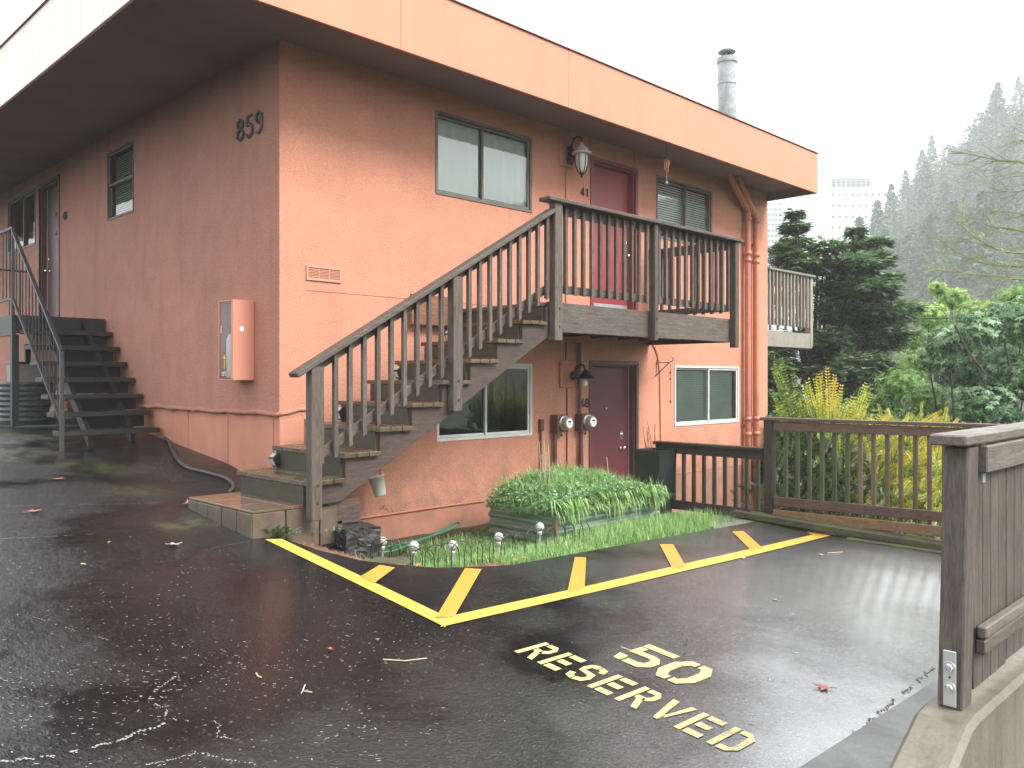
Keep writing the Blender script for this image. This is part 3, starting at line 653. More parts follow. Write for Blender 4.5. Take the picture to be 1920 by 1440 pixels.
# ---- windows
def frame_rect(b, plane, k, u0, u1, z0, z1, w, d0, d1):
    def bx(a, c, e, f):
        if plane == 'y': b.box(a, c, k + d0, k + d1, e, f)
        else: b.box(k + d0, k + d1, a, c, e, f)
    bx(u0, u1, z1 - w, z1); bx(u0, u1, z0, z0 + w); bx(u0, u0 + w, z0 + w + .0005, z1 - w - .0005); bx(u1 - w, u1, z0 + w + .0005, z1 - w - .0005)
def quad(b, plane, k, u0, u1, z0, z1):
    if plane == 'y': b.add([(u0,k,z0),(u1,k,z0),(u1,k,z1),(u0,k,z1)], [(0,1,2,3)])
    else: b.add([(k,u1,z0),(k,u0,z0),(k,u0,z1),(k,u1,z1)], [(0,1,2,3)])
def window(plane, k, o, mat, back, split=.5, fw=.035, vertical=False, label=None, blind=False, back2=None):
    u0, u1, z0, z1 = o; b = MB(); frame_rect(b, plane, k, u0, u1, z0, z1, fw, -.012, .07)
    w = b.build('window', mat, house, bevel=.003)
    if label: w['label'] = label
    if not vertical:
        um = u0 + (u1 - u0) * split
        b = MB(); frame_rect(b, plane, k, u0 + fw + .002, um + .02, z0 + fw + .002, z1 - fw - .002, .03, .035, .055); b.build('sash', mat, w, bevel=.002)
        b = MB(); frame_rect(b, plane, k, um - .015, u1 - fw - .002, z0 + fw + .002, z1 - fw - .002, .03, .008, .03); b.build('sash', mat, w, bevel=.002)
        P = [(u0 + fw + .03, um - .01, .045), (um + .015, u1 - fw - .03, .019)]
        pr = [(a, c, z0 + fw + .03, z1 - fw - .03, d) for a, c, d in P]
    else:
        zm = z0 + (z1 - z0) * split
        b = MB(); frame_rect(b, plane, k, u0 + fw, u1 - fw, zm - .02, z1 - fw, .03, .008, .03); b.build('sash', mat, w, bevel=.002)
        b = MB(); frame_rect(b, plane, k, u0 + fw, u1 - fw, z0 + fw, zm + .015, .03, .035, .055); b.build('sash', mat, w, bevel=.002)
        pr = [(u0 + fw + .03, u1 - fw - .03, zm + .01, z1 - fw - .03, .019), (u0 + fw + .03, u1 - fw - .03, z0 + fw + .03, zm - .015, .045)]
    for a, c, e, f, d in pr:
        b = MB(); quad(b, plane, k + d, a, c, e, f); b.build('pane', M['glass'], w)
    # room behind: dark box, curtain or blinds
    b = MB(); quad(b, plane, k + .6, u0 - .3, u1 + .3, z0 - .3, z1 + .3)
    b.build('dark_room', M['interior'], w)
    if back:
        b = MB(); uu = lin(u0 + .05, u1 - .05, 40); N = len(uu)
        vs = []
        for i, u in enumerate(uu):
            d = .07 + .008 * math.sin(i * 1.7) + .004 * math.sin(i * .6)
            for z in (z0 + .02, z1 - .02): vs.append((u, k + d, z) if plane == 'y' else (k + d, u, z))
        b.add(vs, [(2*i, 2*i+2, 2*i+3, 2*i+1) for i in range(N-1)])
        b.build('curtain', back, w, smooth=True)
    if blind:
        b = MB(); nn = int((z1 - z0 - .1) / blind)
        for i in range(nn):
            z = z0 + .05 + i * blind
            if plane == 'y': b.add([(u0+.05, k+.08, z), (u1-.05, k+.08, z), (u1-.05, k+.103, z + blind*.9), (u0+.05, k+.103, z + blind*.9)], [(0,1,2,3)])
            else: b.add([(k+.08, u1-.05, z), (k+.08, u0+.05, z), (k+.103, u0+.05, z+blind*.9), (k+.103, u1-.05, z+blind*.9)], [(0,1,2,3)])
        b.build('blind', back2 or M['blind'], w, kind='stuff')
    return w
w1 = window('y', YC, W1, M['bronze'], M['curtain'], .47, label='upper sliding window with pale curtain left of the lamp')
window('y', YC, W2, M['bronze'], None, .52, blind=.036, back2=M['paper'], label='upper sliding window with white blinds right of the upper door')
window('y', YC, W3, M['white_alu'], None, .5, label='lower dark window under the wooden stairs')
window('y', YC, W4, M['white_alu'], None, .52, .03, blind=.028, label='lower window with horizontal blinds beside the downpipes', back2=M['curtain_grey'])
window('x', XC, WL1, M['bronze'], None, .52, .02, True, blind=.03, label='narrow double hung window on the shaded side wall', back2=M['curtain_grey'])
wl2 = window('x', XC, WL2, M['bronze'], None, .45, label='wide dark window beside the shaded side door')
b = MB(); quad(b, 'x', XC + .1, 15.2, 15.62, 2.2, 2.62); b.build('white_panel', M['paper'], wl2)  # flat white sheet just behind the glass
# interior side walls so that light does not leak
# ---- doors
def door(plane, k, o, label, knob_z, inset=.11, trim=.06, mat='door_red', knob_u=None, kick=False, plate=False, open_=False, tm='door_trim'):
    u0, u1, z0, z1 = o; b = MB(); s_ = 1
    def bx(bb, a, c, d0, d1, e, f):
        if plane == 'y': bb.box(a, c, k + d0, k + d1, e, f)
        else: bb.box(k + d0, k + d1, a, c, e, f)
    bx(b, u0 - trim, u1 + trim, -.018, .02, z1, z1 + trim); bx(b, u0 - trim, u0, -.018, .02, z0, z1 - .0005); bx(b, u1, u1 + trim, -.018, .02, z0, z1 - .0005)
    bx(b, u0, u0 + .02, .0205, inset, z0, z1 - .021); bx(b, u1 - .02, u1, .0205, inset, z0, z1 - .021); bx(b, u0, u1, .0205, inset, z1 - .02, z1)
    f = b.build('door_frame', M[tm], house, bevel=.004)
    b = MB(); bx(b, u0 + .022, u1 - .022, inset, inset + .045, z0 + .01, z1 - .022); d = b.build('door', M[mat], house, bevel=.003, label=label)
    uk = knob_u; ax = (0, -1, 0) if plane == 'y' else (-1, 0, 0)
    pos = (uk, k + inset, knob_z) if plane == 'y' else (k + inset, uk, knob_z)
    b = MB(); b.lathe([(.0, .0), (.032, .0), (.032, .006), (.012, .01), (.012, .035), (.028, .045), (.031, .06), (.022, .075), (0, .078)], pos, 16, ax); b.build('knob', M['chrome'], d, smooth=True)
    b = MB(); p2 = Vector(pos) + Vector((0, 0, .19))
    if plate: bx(b, uk - .03, uk + .03, inset - .008, inset, p2.z - .06, p2.z + .06)
    b.lathe([(0, 0), (.027, 0), (.027, .018), (.012, .022), (0, .022)], p2 - Vector((0, .008, 0)) if plane == 'y' else p2, 16, ax); b.build('deadbolt', M['chrome'], d)
    if kick: b = MB(); bx(b, u0 + .05, u1 - .05, inset - .004, inset, z0 + .02, z0 + .2); b.build('kick_plate', M['silver_gauge'], d)
    b = MB(); bx(b, u0 - .02, u1 + .02, -.02, inset, z0 - .04, z0 + .008); b.build('threshold', M['silver_gauge'], d)
    b = MB(); bx(b, u1 - .035 if plane == 'y' else u1 - .03, u1 - .0215, inset - .012, inset, z0 + .02, z1 - .022); b.build('weather_strip', M['silver_gauge'] if tm != 'door_trim' else M['door_trim'], d)
    return d
door('y', YC, D41, 'dark red upper door of flat 41', .86 + .92, knob_u=9.85, kick=True)
d48 = door('y', YC, D48, 'red lower door of flat 48, its shade put into the colour', -1.0, knob_u=9.86 - .12, plate=True, mat='door_red_shaded', tm='door_dark')
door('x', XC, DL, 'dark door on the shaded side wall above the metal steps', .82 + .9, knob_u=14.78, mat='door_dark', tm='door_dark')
b = MB(); b.lathe([(0, 0), (.012, 0), (.012, .006), (0, .008)], (9.4, YC + .11, -.42), 10, (0, -1, 0)); b.build('peephole', M['chrome'], d48)
# door number garland marks on side door
for z in (2.25, 2.55):
    b = MB(); b.lathe([(0, .12), (.05, 0), (0, 0)], (XC + .1, 14.25, z), 8); b.lathe([(0, .10), (.04, 0), (0, 0)], (XC + .1, 14.34, z), 8); b.build('hanging_bell', M['black_metal'], house)

# ---- digits as solid shapes
SEG = {  # strokes as polylines in a 0..1 x 0..1.6 cell
 '8': [[(.5,.85),(.12,1.05),(.12,1.4),(.5,1.6),(.88,1.4),(.88,1.05),(.5,.85),(.08,.62),(.06,.25),(.5,0),(.94,.25),(.92,.62),(.5,.85)]],
 '5': [[(.88,1.58),(.2,1.58),(.12,.88),(.5,1.02),(.88,.82),(.94,.42),(.7,.06),(.35,0),(.06,.22)]],
 '9': [[(.12,.1),(.5,0),(.85,.35),(.92,1.0),(.85,1.4),(.5,1.6),(.12,1.38),(.1,1.02),(.45,.78),(.9,1.0)]],
 '4': [[(.72,0),(.72,1.6),(.04,.5),(1,.5)]],
 '1': [[(.25,1.25),(.55,1.6),(.55,0)]],
}
def digits(txt, o, dirv, nrm, h, m, label, name='house_number', r=None, pitch=None):
    o = Vector(o); dirv = Vector(dirv); nrm = Vector(nrm); sc = h / 1.6; first = None; r = r or h * .055
    e = bpy.data.objects.new(name, None); C.objects.link(e); attach(e, house, o); e['label'] = label
    for i, chh in enumerate(txt):
        b = MB()
        for pl in SEG[chh]:
            pts = [o + dirv * (i * (pitch or sc * 1.35) + p[0] * sc) + Vector((0, 0, p[1] * sc)) + nrm * .012 for p in pl]
            dense = []
            for p, q in zip(pts, pts[1:]):
                dense += [p, p.lerp(q, .34), p.lerp(q, .67)]
            dense.append(pts[-1]); b.tube(dense, r, 6)
        b.build('digit', m, e)
digits('859', (XC, 8.24, 2.47), (0, -1, 0), (-1, 0, 0), .215, M['number'], 'large black house number 859 near the corner', pitch=.195, r=.016)
digits('41', (8.705, YC, 2.475), (1, 0, 0), (0, -1, 0), .115, M['ink'], 'small door number 41', r=.009)
digits('48', (8.70, YC, -.385), (1, 0, 0), (0, -1, 0), .115, M['ink'], 'small door number 48', r=.009)
digits('48', (XC, 13.74, 2.38), (0, -1, 0), (-1, 0, 0), .115, M['ink'], 'small dark door number beside the side door', r=.008)
# ---- vent grille
b = MB(); frame_rect(b, 'y', YC, 4.49, 4.90, .985, 1.135, .022, -.016, .0); v = b.build('wall_vent', M['salmon_metal'], house, bevel=.002)
b = MB(); b.box(4.51, 4.88, YC - .003, YC + .001, 1.005, 1.115); b.build('backing', M['conduit'], v)
for a, c in ((4.515, 4.63), (4.638, 4.752), (4.76, 4.875)):
    for i in range(7):
        b = MB(); z = 1.012 + i * .0148; b.beam((a, YC - .009, z), (c, YC - .009, z), .006, .008); b.build('louver', M['salmon_metal'], v)
for u in (4.634, 4.756):
    b = MB(); b.box(u - .004, u + .004, YC - .014, YC - .0035, 1.007, 1.113); b.build('divider', M['salmon_metal'], v)
# ---- downpipes
for (x0, px0, xw) in ((12.99, 1365, 0), (13.27, 1383, 0)):
    st = onY(px0, 320, YC - .30); st.z = 3.31; b = MB(); r = .052
    top = Vector((x0, YC - .09, 2.86 - (x0 - 12.99) * .4))
    mid = st.lerp(top, .93); 
    b.tube([st, st.lerp(top, .5), mid, top, top - Vector((0, 0, .12)), (x0, YC - .09, 0), (x0, YC - .09, -3.3)], r, 12)
    for z in (2.68, 2.1, 1.98, -.72, -.98): b.tube([(x0, YC - .09, z), (x0, YC - .09, z + .07)], r * 1.2, 12)
    d_ = (top - st).normalized(); b.tube([mid - d_ * .1, mid], r * 1.2, 12)
    b.build('downpipe', M['pipe'], house, smooth=True)
    for z in (2.3, -.8):
        b = MB(); b.box(x0 - .07, x0 + .07, YC - .04, YC - .001, z, z + .03); b.build('bracket', M['pipe'], house)
# cable curving down the wall beside the lower window
b = MB(); pts = [onY(px, py, YC - .012) for px, py in ((1224, 646), (1229, 655), (1234, 672), (1237, 700), (1238, 760), (1239, 830))]; b.tube(pts, .009, 6); b.build('wall_cable', M['pipe'], house)

b = MB(); b.tube([(4.3, YC - .045, -1.462), (5.4, YC - .045, -1.46), (6.2, YC - .045, -1.455), (6.9, YC - .045, -1.46)], .011, 6); b.tube([(5.55, YC - .04, -1.46), (5.5, YC - .045, -1.38), (5.44, YC - .05, -1.34), (5.40, YC - .05, -1.37)], .006, 5); b.build('footing_cable', M['pipe'], house, smooth=True)
# ================================================================== things on the front wall
def wl(px, py): return onY(px, py, YC)
# upper lantern
L = thing('wall_lantern', 'white domed wall lantern with frosted glass on a curved arm beside upper door', 'wall lamp', (8.5, YC, 2.8))
b = MB(); b.box(8.27, 8.52, YC - .03, YC - .001, 2.80, 3.12); b.build('mounting_board', M['pipe'], L, bevel=.02)
b = MB(); b.lathe([(0, 0), (.055, 0), (.055, .03), (.03, .04), (0, .04)], (8.45, YC - .03, 2.96), 14, (0, -1, 0)); 
b.prism([(8.40, 2.84), (8.50, 2.84), (8.52, 2.90), (8.52, 3.02), (8.50, 3.08), (8.40, 3.08), (8.38, 3.02), (8.38, 2.90)], 'y', YC - .05, YC - .03); b.build('back_plate', M['black_metal'], L)
lc = Vector((8.45, YC - .24, 0))
b = MB(); b.tube([(8.45, YC - .05, 3.0), (8.45, YC - .07, 3.10), (8.45, YC - .11, 3.17), (8.45, YC - .17, 3.19), (8.45, YC - .22, 3.165), (8.45, YC - .24, 3.11), (8.45, YC - .24, 3.07)], .011, 8); b.build('arm', M['black_metal'], L, smooth=True)
b = MB(); b.lathe([(.012, 3.10), (.03, 3.07), (.035, 3.05), (.075, 3.02), (.09, 2.985), (.125, 2.965), (.13, 2.945), (.12, 2.94), (0, 2.95)], lc, 20); b.build('lantern_top', M['white_plastic'], L, smooth=True)
b = MB(); b.lathe([(.07, 2.94), (.082, 2.88), (.074, 2.80), (.05, 2.73), (.02, 2.69), (0, 2.688)], lc, 16); b.build('glass_shade', M['bulb'], L, smooth=True)
b = MB()
for k in range(6):
    a = k * math.pi / 3 + .3; b.tube([lc + Vector((math.cos(a) * r_, math.sin(a) * r_, z)) for r_, z in ((.085, 2.945), (.092, 2.88), (.082, 2.80), (.055, 2.72), (.02, 2.675))], .006, 5)
b.lathe([(.03, 2.70), (.028, 2.675), (.012, 2.66), (.016, 2.645), (0, 2.63)], lc, 10); b.build('cage', M['black_metal'], L)
b = MB(); b.tube([(8.40, YC - .012, 2.80), (8.40, YC - .012, .88)], .008, 6); b.build('conduit', M['pipe'], L)
# lower lamp with bare bulb
L = thing('wall_lamp', 'black gooseneck barn lamp with a bare white bulb beside the lower door', 'wall lamp', (8.6, YC, 0))
p0, p1 = wl(1047, 677), wl(1071, 728)
b = MB(); b.box(8.27, 8.56, YC - .04, YC - .001, p1.z, p0.z + .02); b.build('mounting_box', M['pipe'], L, bevel=.015)
b = MB(); b.lathe([(0, 0), (.06, 0), (.05, .03), (0, .035)], (8.50, YC - .04, .04), 14, (0, -1, 0)); b.tube([(8.5, YC - .06, .04), (8.5, YC - .10, .14), (8.5, YC - .17, .19), (8.5, YC - .24, .17), (8.5, YC - .26, .10)], .016, 8); b.build('arm', M['black_metal'], L, smooth=True)
b = MB(); b.lathe([(.02, .12), (.04, .10), (.05, .07), (.13, .01), (.135, -.005), (.12, 0), (.03, .05)], (8.5, YC - .26, 0), 20); b.build('lamp_shade', M['black_metal'], L, smooth=True)
b = MB(); b.lathe([(.014, .04), (.015, 0), (.03, -.035), (.034, -.06), (.026, -.085), (0, -.095)], (8.5, YC - .26, -.01), 14); b.build('bulb', M['bulb'], L, smooth=True)
b = MB(); b.tube([(8.4, YC - .01, p0.z + .02), (8.4, YC - .01, .48)], .01, 6); b.tube([(8.42, YC - .01, p1.z), (8.42, YC - .01, -1.72)], .010, 6); b.build('conduit', M['conduit'], L)
# electric meters
def meter(x0, x1, px, label):
    z1, z0 = -.47, -.70
    L = thing('electric_meter', label, 'meter', ((x0+x1)/2, YC, z0), 'electric meters beside the lower door')
    b = MB(); b.box(x0, x1, YC - .13, YC - .001, z0, z1); b.build('meter_box', M['conduit'], L, bevel=.006)
    c = Vector(((x0+x1)/2 + .01, YC - .13, (z0+z1)/2 + .01))
    b = MB(); b.lathe([(0, 0), (.092, 0), (.092, .018), (.085, .022), (0, .022)], c, 24, (0, -1, 0)); b.build('ring', M['silver_gauge'], L, smooth=False)
    b = MB(); b.lathe([(.08, .022), (.076, .09), (.07, .10), (0, .10)], c, 24, (0, -1, 0)); g = b.build('housing', M['grey_plastic'], L)
    b = MB(); b.lathe([(.062, .1005), (.060, .106), (0, .106)], c, 24, (0, -1, 0)); d = b.build('dial_face', M['paper'], L)
    b = MB(); b.box(c.x - .03, c.x + .022, c.y - .1085, c.y - .1065, c.z + .008, c.z + .03); b.build('display', M['ink'], d)
    for k in range(3): b = MB(); b.box(c.x - .028, c.x + .028 - .01 * k, c.y - .108, c.y - .1065, c.z - .012 - .012 * k, c.z - .008 - .012 * k); b.build('print_line', M['grey_plastic'], d)
    b = MB(); b.box(c.x - .008, c.x + .008, YC - .10, YC - .08, z0 - .05, z0 - .02); b.tube([(c.x, YC-.09, z0-.02), (c.x, YC-.09, z0)], .004, 5); b.build('seal_tag', M['black_plastic'], L)
    return L
m1 = meter(8.10, 8.32, 0, 'electric meter nearer the dark lower window, left of the thin conduit')
b = MB(); b.tube([(8.14, YC - .05, -.70), (8.14, YC - .05, -1.74)], .028, 8); b.build('conduit', M['conduit'], m1)
m2 = meter(8.585, 8.80, 0, 'electric meter beside the lower red door with the thick conduit above')
b = MB(); b.tube([(8.63, YC - .05, -.47), (8.63, YC - .05, .48)], .026, 8); b.tube([(8.66, YC - .05, -.70), (8.66, YC - .05, -1.1), (8.66, YC - .05, -1.74)], [.026, .034, .034], 8); b.build('conduit', M['conduit'], m2)
x = wl(1012, 800).x
b = MB(); b.box(x - .03, x + .03, YC - .05, YC - .001, -.67, -.52); b.tube([(x, YC - .02, -.67), (x, YC - .02, -1.72)], .015, 6); o = b.build('pipe_stub', M['conduit']); tag(o, 'short dark capped pipe on the wall left of the meters', 'pipe')
# wind chimes
p = wl(1250, 300); q = Vector((p.x - .25, YC - .45, 0))
L = thing('wind_chime', 'copper wind chime hanging from the eave near the upper door', 'wind chime', (q.x, q.y, 2.4)); D = (q.x + q.y) / S2
q = atD(1250, 300, 11.6); q = Vector((q.x, q.y, 0)); L.location = (q.x, q.y, 2.4); zz = lambda py: (710 - py) / 1580 * 11.6
b = MB(); b.lathe([(0, .03), (.055, .0), (.055, -.01), (0, -.01)], (q.x, q.y, zz(297)), 12); b.tube([(q.x, q.y, zz(297)), (q.x, q.y, 3.3)], .004, 5); b.build('hanger', M['rail_steel'], L)
for k in range(5):
    a = k * 1.256; X_, Y_ = q.x + .035 * math.cos(a), q.y + .035 * math.sin(a); b = MB(); b.tube([(X_, Y_, zz(301)), (X_, Y_, zz(322) + .02 * k)], .006, 6); b.build('tube', M['pipe'], L)
b = MB(); b.tube([(q.x, q.y, zz(300)), (q.x, q.y, zz(340))], .003, 5); b.build('cord', M['pipe'], L)
b = MB(); b.lathe([(0, .03), (.028, 0), (0, -.03)], (q.x, q.y, zz(343)), 10); b.build('pendant', M['globe'], L)
# hanging bracket with drop chime
L = thing('plant_bracket', 'rusty wall bracket with thin hanging ornament beside the lower blinds window', 'hanging bracket', tuple(wl(1232, 700)))
bx0 = wl(1232, 680); tip = atD(1255, 680, 12.05); tip2 = atD(1262, 676, 11.98)
b = MB(); b.tube([bx0, tip, tip2, tip2 + Vector((0, 0, .03)), tip2 + Vector((-.02, .01, .045))], .006, 6); b.tube([wl(1230, 704), tip], .007, 6); b.tube([wl(1231, 676), wl(1230, 706)], .009, 6); b.build('arm', M['rail_steel'], L)
b = MB(); c = atD(1257, 683, 12.0); zz = lambda py: (710 - py) / 1580 * 12.0
b.tube([c, (c.x, c.y, zz(756))], .003, 5); b.lathe([(0, .03), (.014, 0), (0, -.04)], (c.x, c.y, zz(698)), 8); b.lathe([(0, .01), (.018, 0), (0, -.02)], (c.x, c.y, zz(710)), 8); b.lathe([(0, .03), (.014, 0), (0, -.03)], (c.x, c.y, zz(753)), 8); b.build('ornament', M['conduit'], L)
# fire extinguisher cabinet on the side wall
L = thing('extinguisher_cabinet', 'salmon painted fire extinguisher cabinet with clear front on side wall', 'cabinet', (XC, 8.05, -.02))
x0, y0, y1, z0, z1 = 3.967, 7.895, 8.215, -.016, .79
b = MB(); b.box(x0, XC - .001, y0, y0 + .012, z0, z1); b.box(x0, XC - .001, y1 - .012, y1, z0, z1); b.box(XC - .02, XC - .001, y0 + .013, y1 - .013, z0 + .013, z1 - .013)
b.box(x0, XC - .001, y0 + .0125, y1 - .0125, z0, z0 + .012); b.box(x0, XC - .001, y0 + .0125, y1 - .0125, z1 - .012, z1)
b.box(x0 - .004, x0 + .006, y0 + .013, y0 + .035, z0 + .013, z1 - .013); b.box(x0 - .004, x0 + .006, y1 - .03, y1 - .013, z0 + .013, z1 - .013)
b.build('case', M['salmon_metal'], L, bevel=.003)
b = MB(); b.box(x0 + .003, x0 + .005, y0 + .03, y1 - .03, z0 + .014, z1 - .014); b.build('clear_cover', M['clear'], L)
b = MB(); b.box(XC - .03, XC - .021, y0 + .014, y1 - .014, z0 + .014, z1 - .014); b.build('backing', M['ink'], L)
b = MB(); b.lathe([(0, 0), (.065, 0), (.07, .02), (.07, .38), (.05, .44), (.02, .46), (.02, .5), (0, .5)], (4.055, 8.06, z0 + .02), 18); e = b.build('extinguisher', M['white_plastic'], L, smooth=True)
b = MB(); b.box(4.02, 4.12, 8.02, 8.06, z0 + .53, z0 + .55); b.tube([(4.05, 8.0, .46), (4.02, 7.98, .40), (4.02, 7.98, .2)], .012, 6); b.build('valve', M['black_metal'], e)
b = MB(); b.box(4.01, 4.018, 8.0, 8.1, .25, .42); b.build('tag', M['paper'], e)
b = MB(); b.prism([(8.088, .10), (8.072, .10), (8.072, .20), (8.055, .20), (8.08, .245), (8.105, .20), (8.088, .20)], 'x', x0 - .001, x0 + .0025); b.build('arrow', M['yellow_sign'], L)
def txt(body, size, loc, rot, m, parent, name='lettering', ext=.001, spacing=1.0):
    cu = bpy.data.curves.new(name, 'FONT'); cu.body = body; cu.size = size; cu.extrude = ext; cu.align_x = 'CENTER'; cu.resolution_u = 3; cu.space_character = spacing
    to = bpy.data.objects.new('tmp_text', cu); C.objects.link(to); dg = bpy.context.evaluated_depsgraph_get()
    me = bpy.data.meshes.new_from_object(to.evaluated_get(dg)); bpy.data.objects.remove(to); me.materials.clear(); me.materials.append(m); me.name = name
    ob = bpy.data.objects.new(name, me); C.objects.link(ob); attach(ob, parent, loc); ob.rotation_euler = rot; return ob
SIDE = (math.radians(90), 0, math.radians(-90))
txt('LIFT', .058, (x0 - .001, 8.08, .03), SIDE, M['paper'], L)
txt('FIRE', .04, (x0 - .001, 8.16, .50), (math.radians(90), math.radians(90), math.radians(-90)), M['paper'], L)
b = MB(); b.lathe([(0, 0), (.024, 0), (.024, .003), (0, .003)], (4.06, y0, .50), 16, (0, -1, 0)); b.build('badge', M['paper'], L)
# ================================================================== FRONT WOODEN STAIRCASE
ST = thing('wooden_staircase', 'weathered grey wooden staircase with landing and railing rising to the upper red door', 'staircase', (3.63, 6.0, -1.2))
X0, RUN, Z0, RISE = 3.63, .355, -.83, .204
YO, YI = 6.0, 7.16
def sx(k): return X0 + RUN * k
def sz(k): return Z0 + RISE * k
def stringer(y0, y1):
    pts = [(X0 + .04, -1.03)]
    for k in range(0, 9):
        pts.append((sx(k) + .035, sz(k) - .042)); pts.append((sx(k + 1) + .035 if k < 8 else 6.60, sz(k) - .042))
    zb = lambda x: .415 + .572 * (x - 6.488)
    pts += [(6.60, zb(6.60)), (3.98, zb(3.98) ), (3.93, -1.03)]
    # remove tiny overlap at top
    b = MB(); b.prism(pts, 'y', y0, y1); return b
stringer(6.0, 6.04).build('stringer', M['stringer'], ST); stringer(YI - .06, YI - .02).build('stringer', M['stringer'], ST)
pl = None
for k in range(0, 8):
    for j in range(3):
        w = (RUN + .02) / 3
        b = MB(); xx = sx(k) + j * w; dz = R.uniform(-.002, .002)
        b.box(xx, xx + w - .006, YO - .045, YI, sz(k) - .04 + dz, sz(k) + dz); b.build('tread_plank', M['tread'], ST, bevel=.004)
for k in range(0, 9):
    b = MB(); b.box(sx(k) + .012, sx(k) + .034, YO + .042, YI - .062, sz(k) - RISE + .002 if k else -1.035, sz(k) - .045); b.build('riser', M['riser'], ST)
# landing
LX0, LX1 = 6.47, 10.27
for i in range(26):
    w = (LX1 - LX0) / 26; b = MB(); b.box(LX0 + i * w, LX0 + (i + 1) * w - .006, YO + .045, YC - .005, .765, .803); b.build('deck_board', M['wood_y'], ST)
def skirt(a, c):
    b = MB(); b.box(a, c, YO, YO + .04, .495, .812); b.build('skirt_board', M['wood_x'], ST, bevel=.004)
skirt(6.54, 8.36); skirt(8.365, 10.23)
b = MB(); b.box(10.232, 10.272, YO, YC - .006, .495, .812); b.build('skirt_board', M['wood_y'], ST, bevel=.004)
b = MB(); b.box(LX0 + .08, LX0 + .12, YO + .05, YC - .006, .50, .762); b.build('joist', M['wood_y'], ST)
for x in (7.1, 7.7, 8.3, 8.9, 9.5, 10.0): b = MB(); b.box(x, x + .04, YO + .05, YC - .006, .55, .762); b.build('joist', M['wood_y'], ST)
b = MB(); b.box(5.75, 6.46, 7.30, 7.335, .60, .93); b.build('side_board', M['box_wood'], ST)
# posts: two boards wide, carriage bolts
def post(xc, z0, z1, w=.092, y0=5.905, y1=5.997, taper=False, bolts=()):
    b = MB(); b.box(xc, xc + w, y0, y1, z0, z1)
    p = b.build('post', M['wood_z'], ST, bevel=.006)
    b = MB(); b.box(xc + w + .004, xc + w + .042, y0 + .04, y1, z0 + (.05 if not taper else .45), z1 - .005); b.build('cleat', M['wood_z'], p, bevel=.003)
    for z in bolts:
        b = MB(); b.lathe([(0, .008), (.012, .008), (.016, 0), (0, 0)], (xc + w * .6, y0, z), 8, (0, -1, 0)); b.build('bolt', M['rail_steel'], p)
CAP = lambda x: .09 + .572 * (x - 3.58)
post(3.637, -1.145, CAP(3.68) - .05, .10, taper=True, bolts=(-.86, -1.0)); post(5.14, -.305, CAP(5.18) - .05, .11, bolts=(-.02, -.2)); post(6.545, .40, 1.85, .12, bolts=(.55, .74)); post(8.32, .46, 1.85, .075, bolts=(.55, .72)); post(10.17, .42, 1.85, .092)
# sloping handrail
b = MB(); b.beam((3.50, 5.955, CAP(3.50) - .02), (6.545, 5.955, CAP(6.545) - .02), .135, .042, plumb=False); b.build('handrail', M['wood_x'], ST, bevel=.006)
b = MB(); b.beam((3.742, 6.02, CAP(3.742) - .09), (6.545, 6.02, CAP(6.545) - .09), .036, .088, plumb=True); b.build('top_rail', M['wood_x'], ST, bevel=.003)
BR = lambda x: -.60 + .572 * (x - 3.826)
b = MB(); b.beam((3.742, 6.02, BR(3.742)), (6.545, 6.02, BR(6.545)), .036, .088, plumb=True); b.build('bottom_rail', M['wood_x'], ST, bevel=.003)
def balusters(x0, x1, n, top, bot, y=5.965, parent=ST, mat='wood_z', w=.038, name='baluster', slant=True):
    proto = None
    for i in range(n):
        x = x0 + (x1 - x0) * i / (n - 1)
        if proto is None:
            b = MB(); h = top(x) - bot(x); k = .572 * w / 2 if slant else 0
            b.add([(x-w/2,y-w/2,bot(x)-k),(x+w/2,y-w/2,bot(x)+k),(x+w/2,y+w/2-.001,bot(x)+k+.02),(x-w/2,y+w/2-.001,bot(x)-k+.02),(x-w/2,y-w/2,top(x)-k),(x+w/2,y-w/2,top(x)+k),(x+w/2,y+w/2-.001,top(x)+k),(x-w/2,y+w/2-.001,top(x)-k)],
                  [(0,3,2,1),(4,5,6,7),(0,1,5,4),(1,2,6,5),(2,3,7,6),(3,0,4,7)])
            proto = b.build(name, M[mat], parent); P0 = Vector(WL[proto.name]); X_ = x
        else: copy_part(proto, parent, P0 + Vector((x - X_, 0, bot(x) - bot(X_))))
balusters(3.895, 5.04, 9, lambda x: CAP(x) - .045, lambda x: BR(x) - .085)
balusters(5.385, 6.475, 9, lambda x: CAP(x) - .045, lambda x: BR(x) - .085)
# landing rail
b = MB(); b.box(6.42, 10.33, 5.865, 6.03, 1.85, 1.89); b.build('handrail', M['wood_x'], ST, bevel=.006)
b = MB(); b.box(10.19, 10.33, 6.034, YC - .01, 1.85, 1.89); b.build('handrail', M['wood_y'], ST, bevel=.006)
for a, c in ((6.71, 8.315), (8.40, 10.165)):
    b = MB(); b.box(a, c, 6.001, 6.039, 1.755, 1.845); b.build('top_rail', M['wood_x'], ST, bevel=.003)
    b = MB(); b.box(a, c, 6.001, 6.039, .915, 1.0); b.build('bottom_rail', M['wood_x'], ST, bevel=.003)
balusters(6.79, 8.25, 11, lambda x: 1.848, lambda x: .895, 5.98, slant=False)
balusters(8.50, 10.10, 12, lambda x: 1.848, lambda x: .895, 5.98, slant=False)
for z0, z1 in ((1.755, 1.845), (.915, 1.0)):
    b = MB(); b.box(10.21, 10.245, 6.05, YC - .01, z0, z1); b.build('side_rail', M['wood_y'], ST, bevel=.003)
proto = None
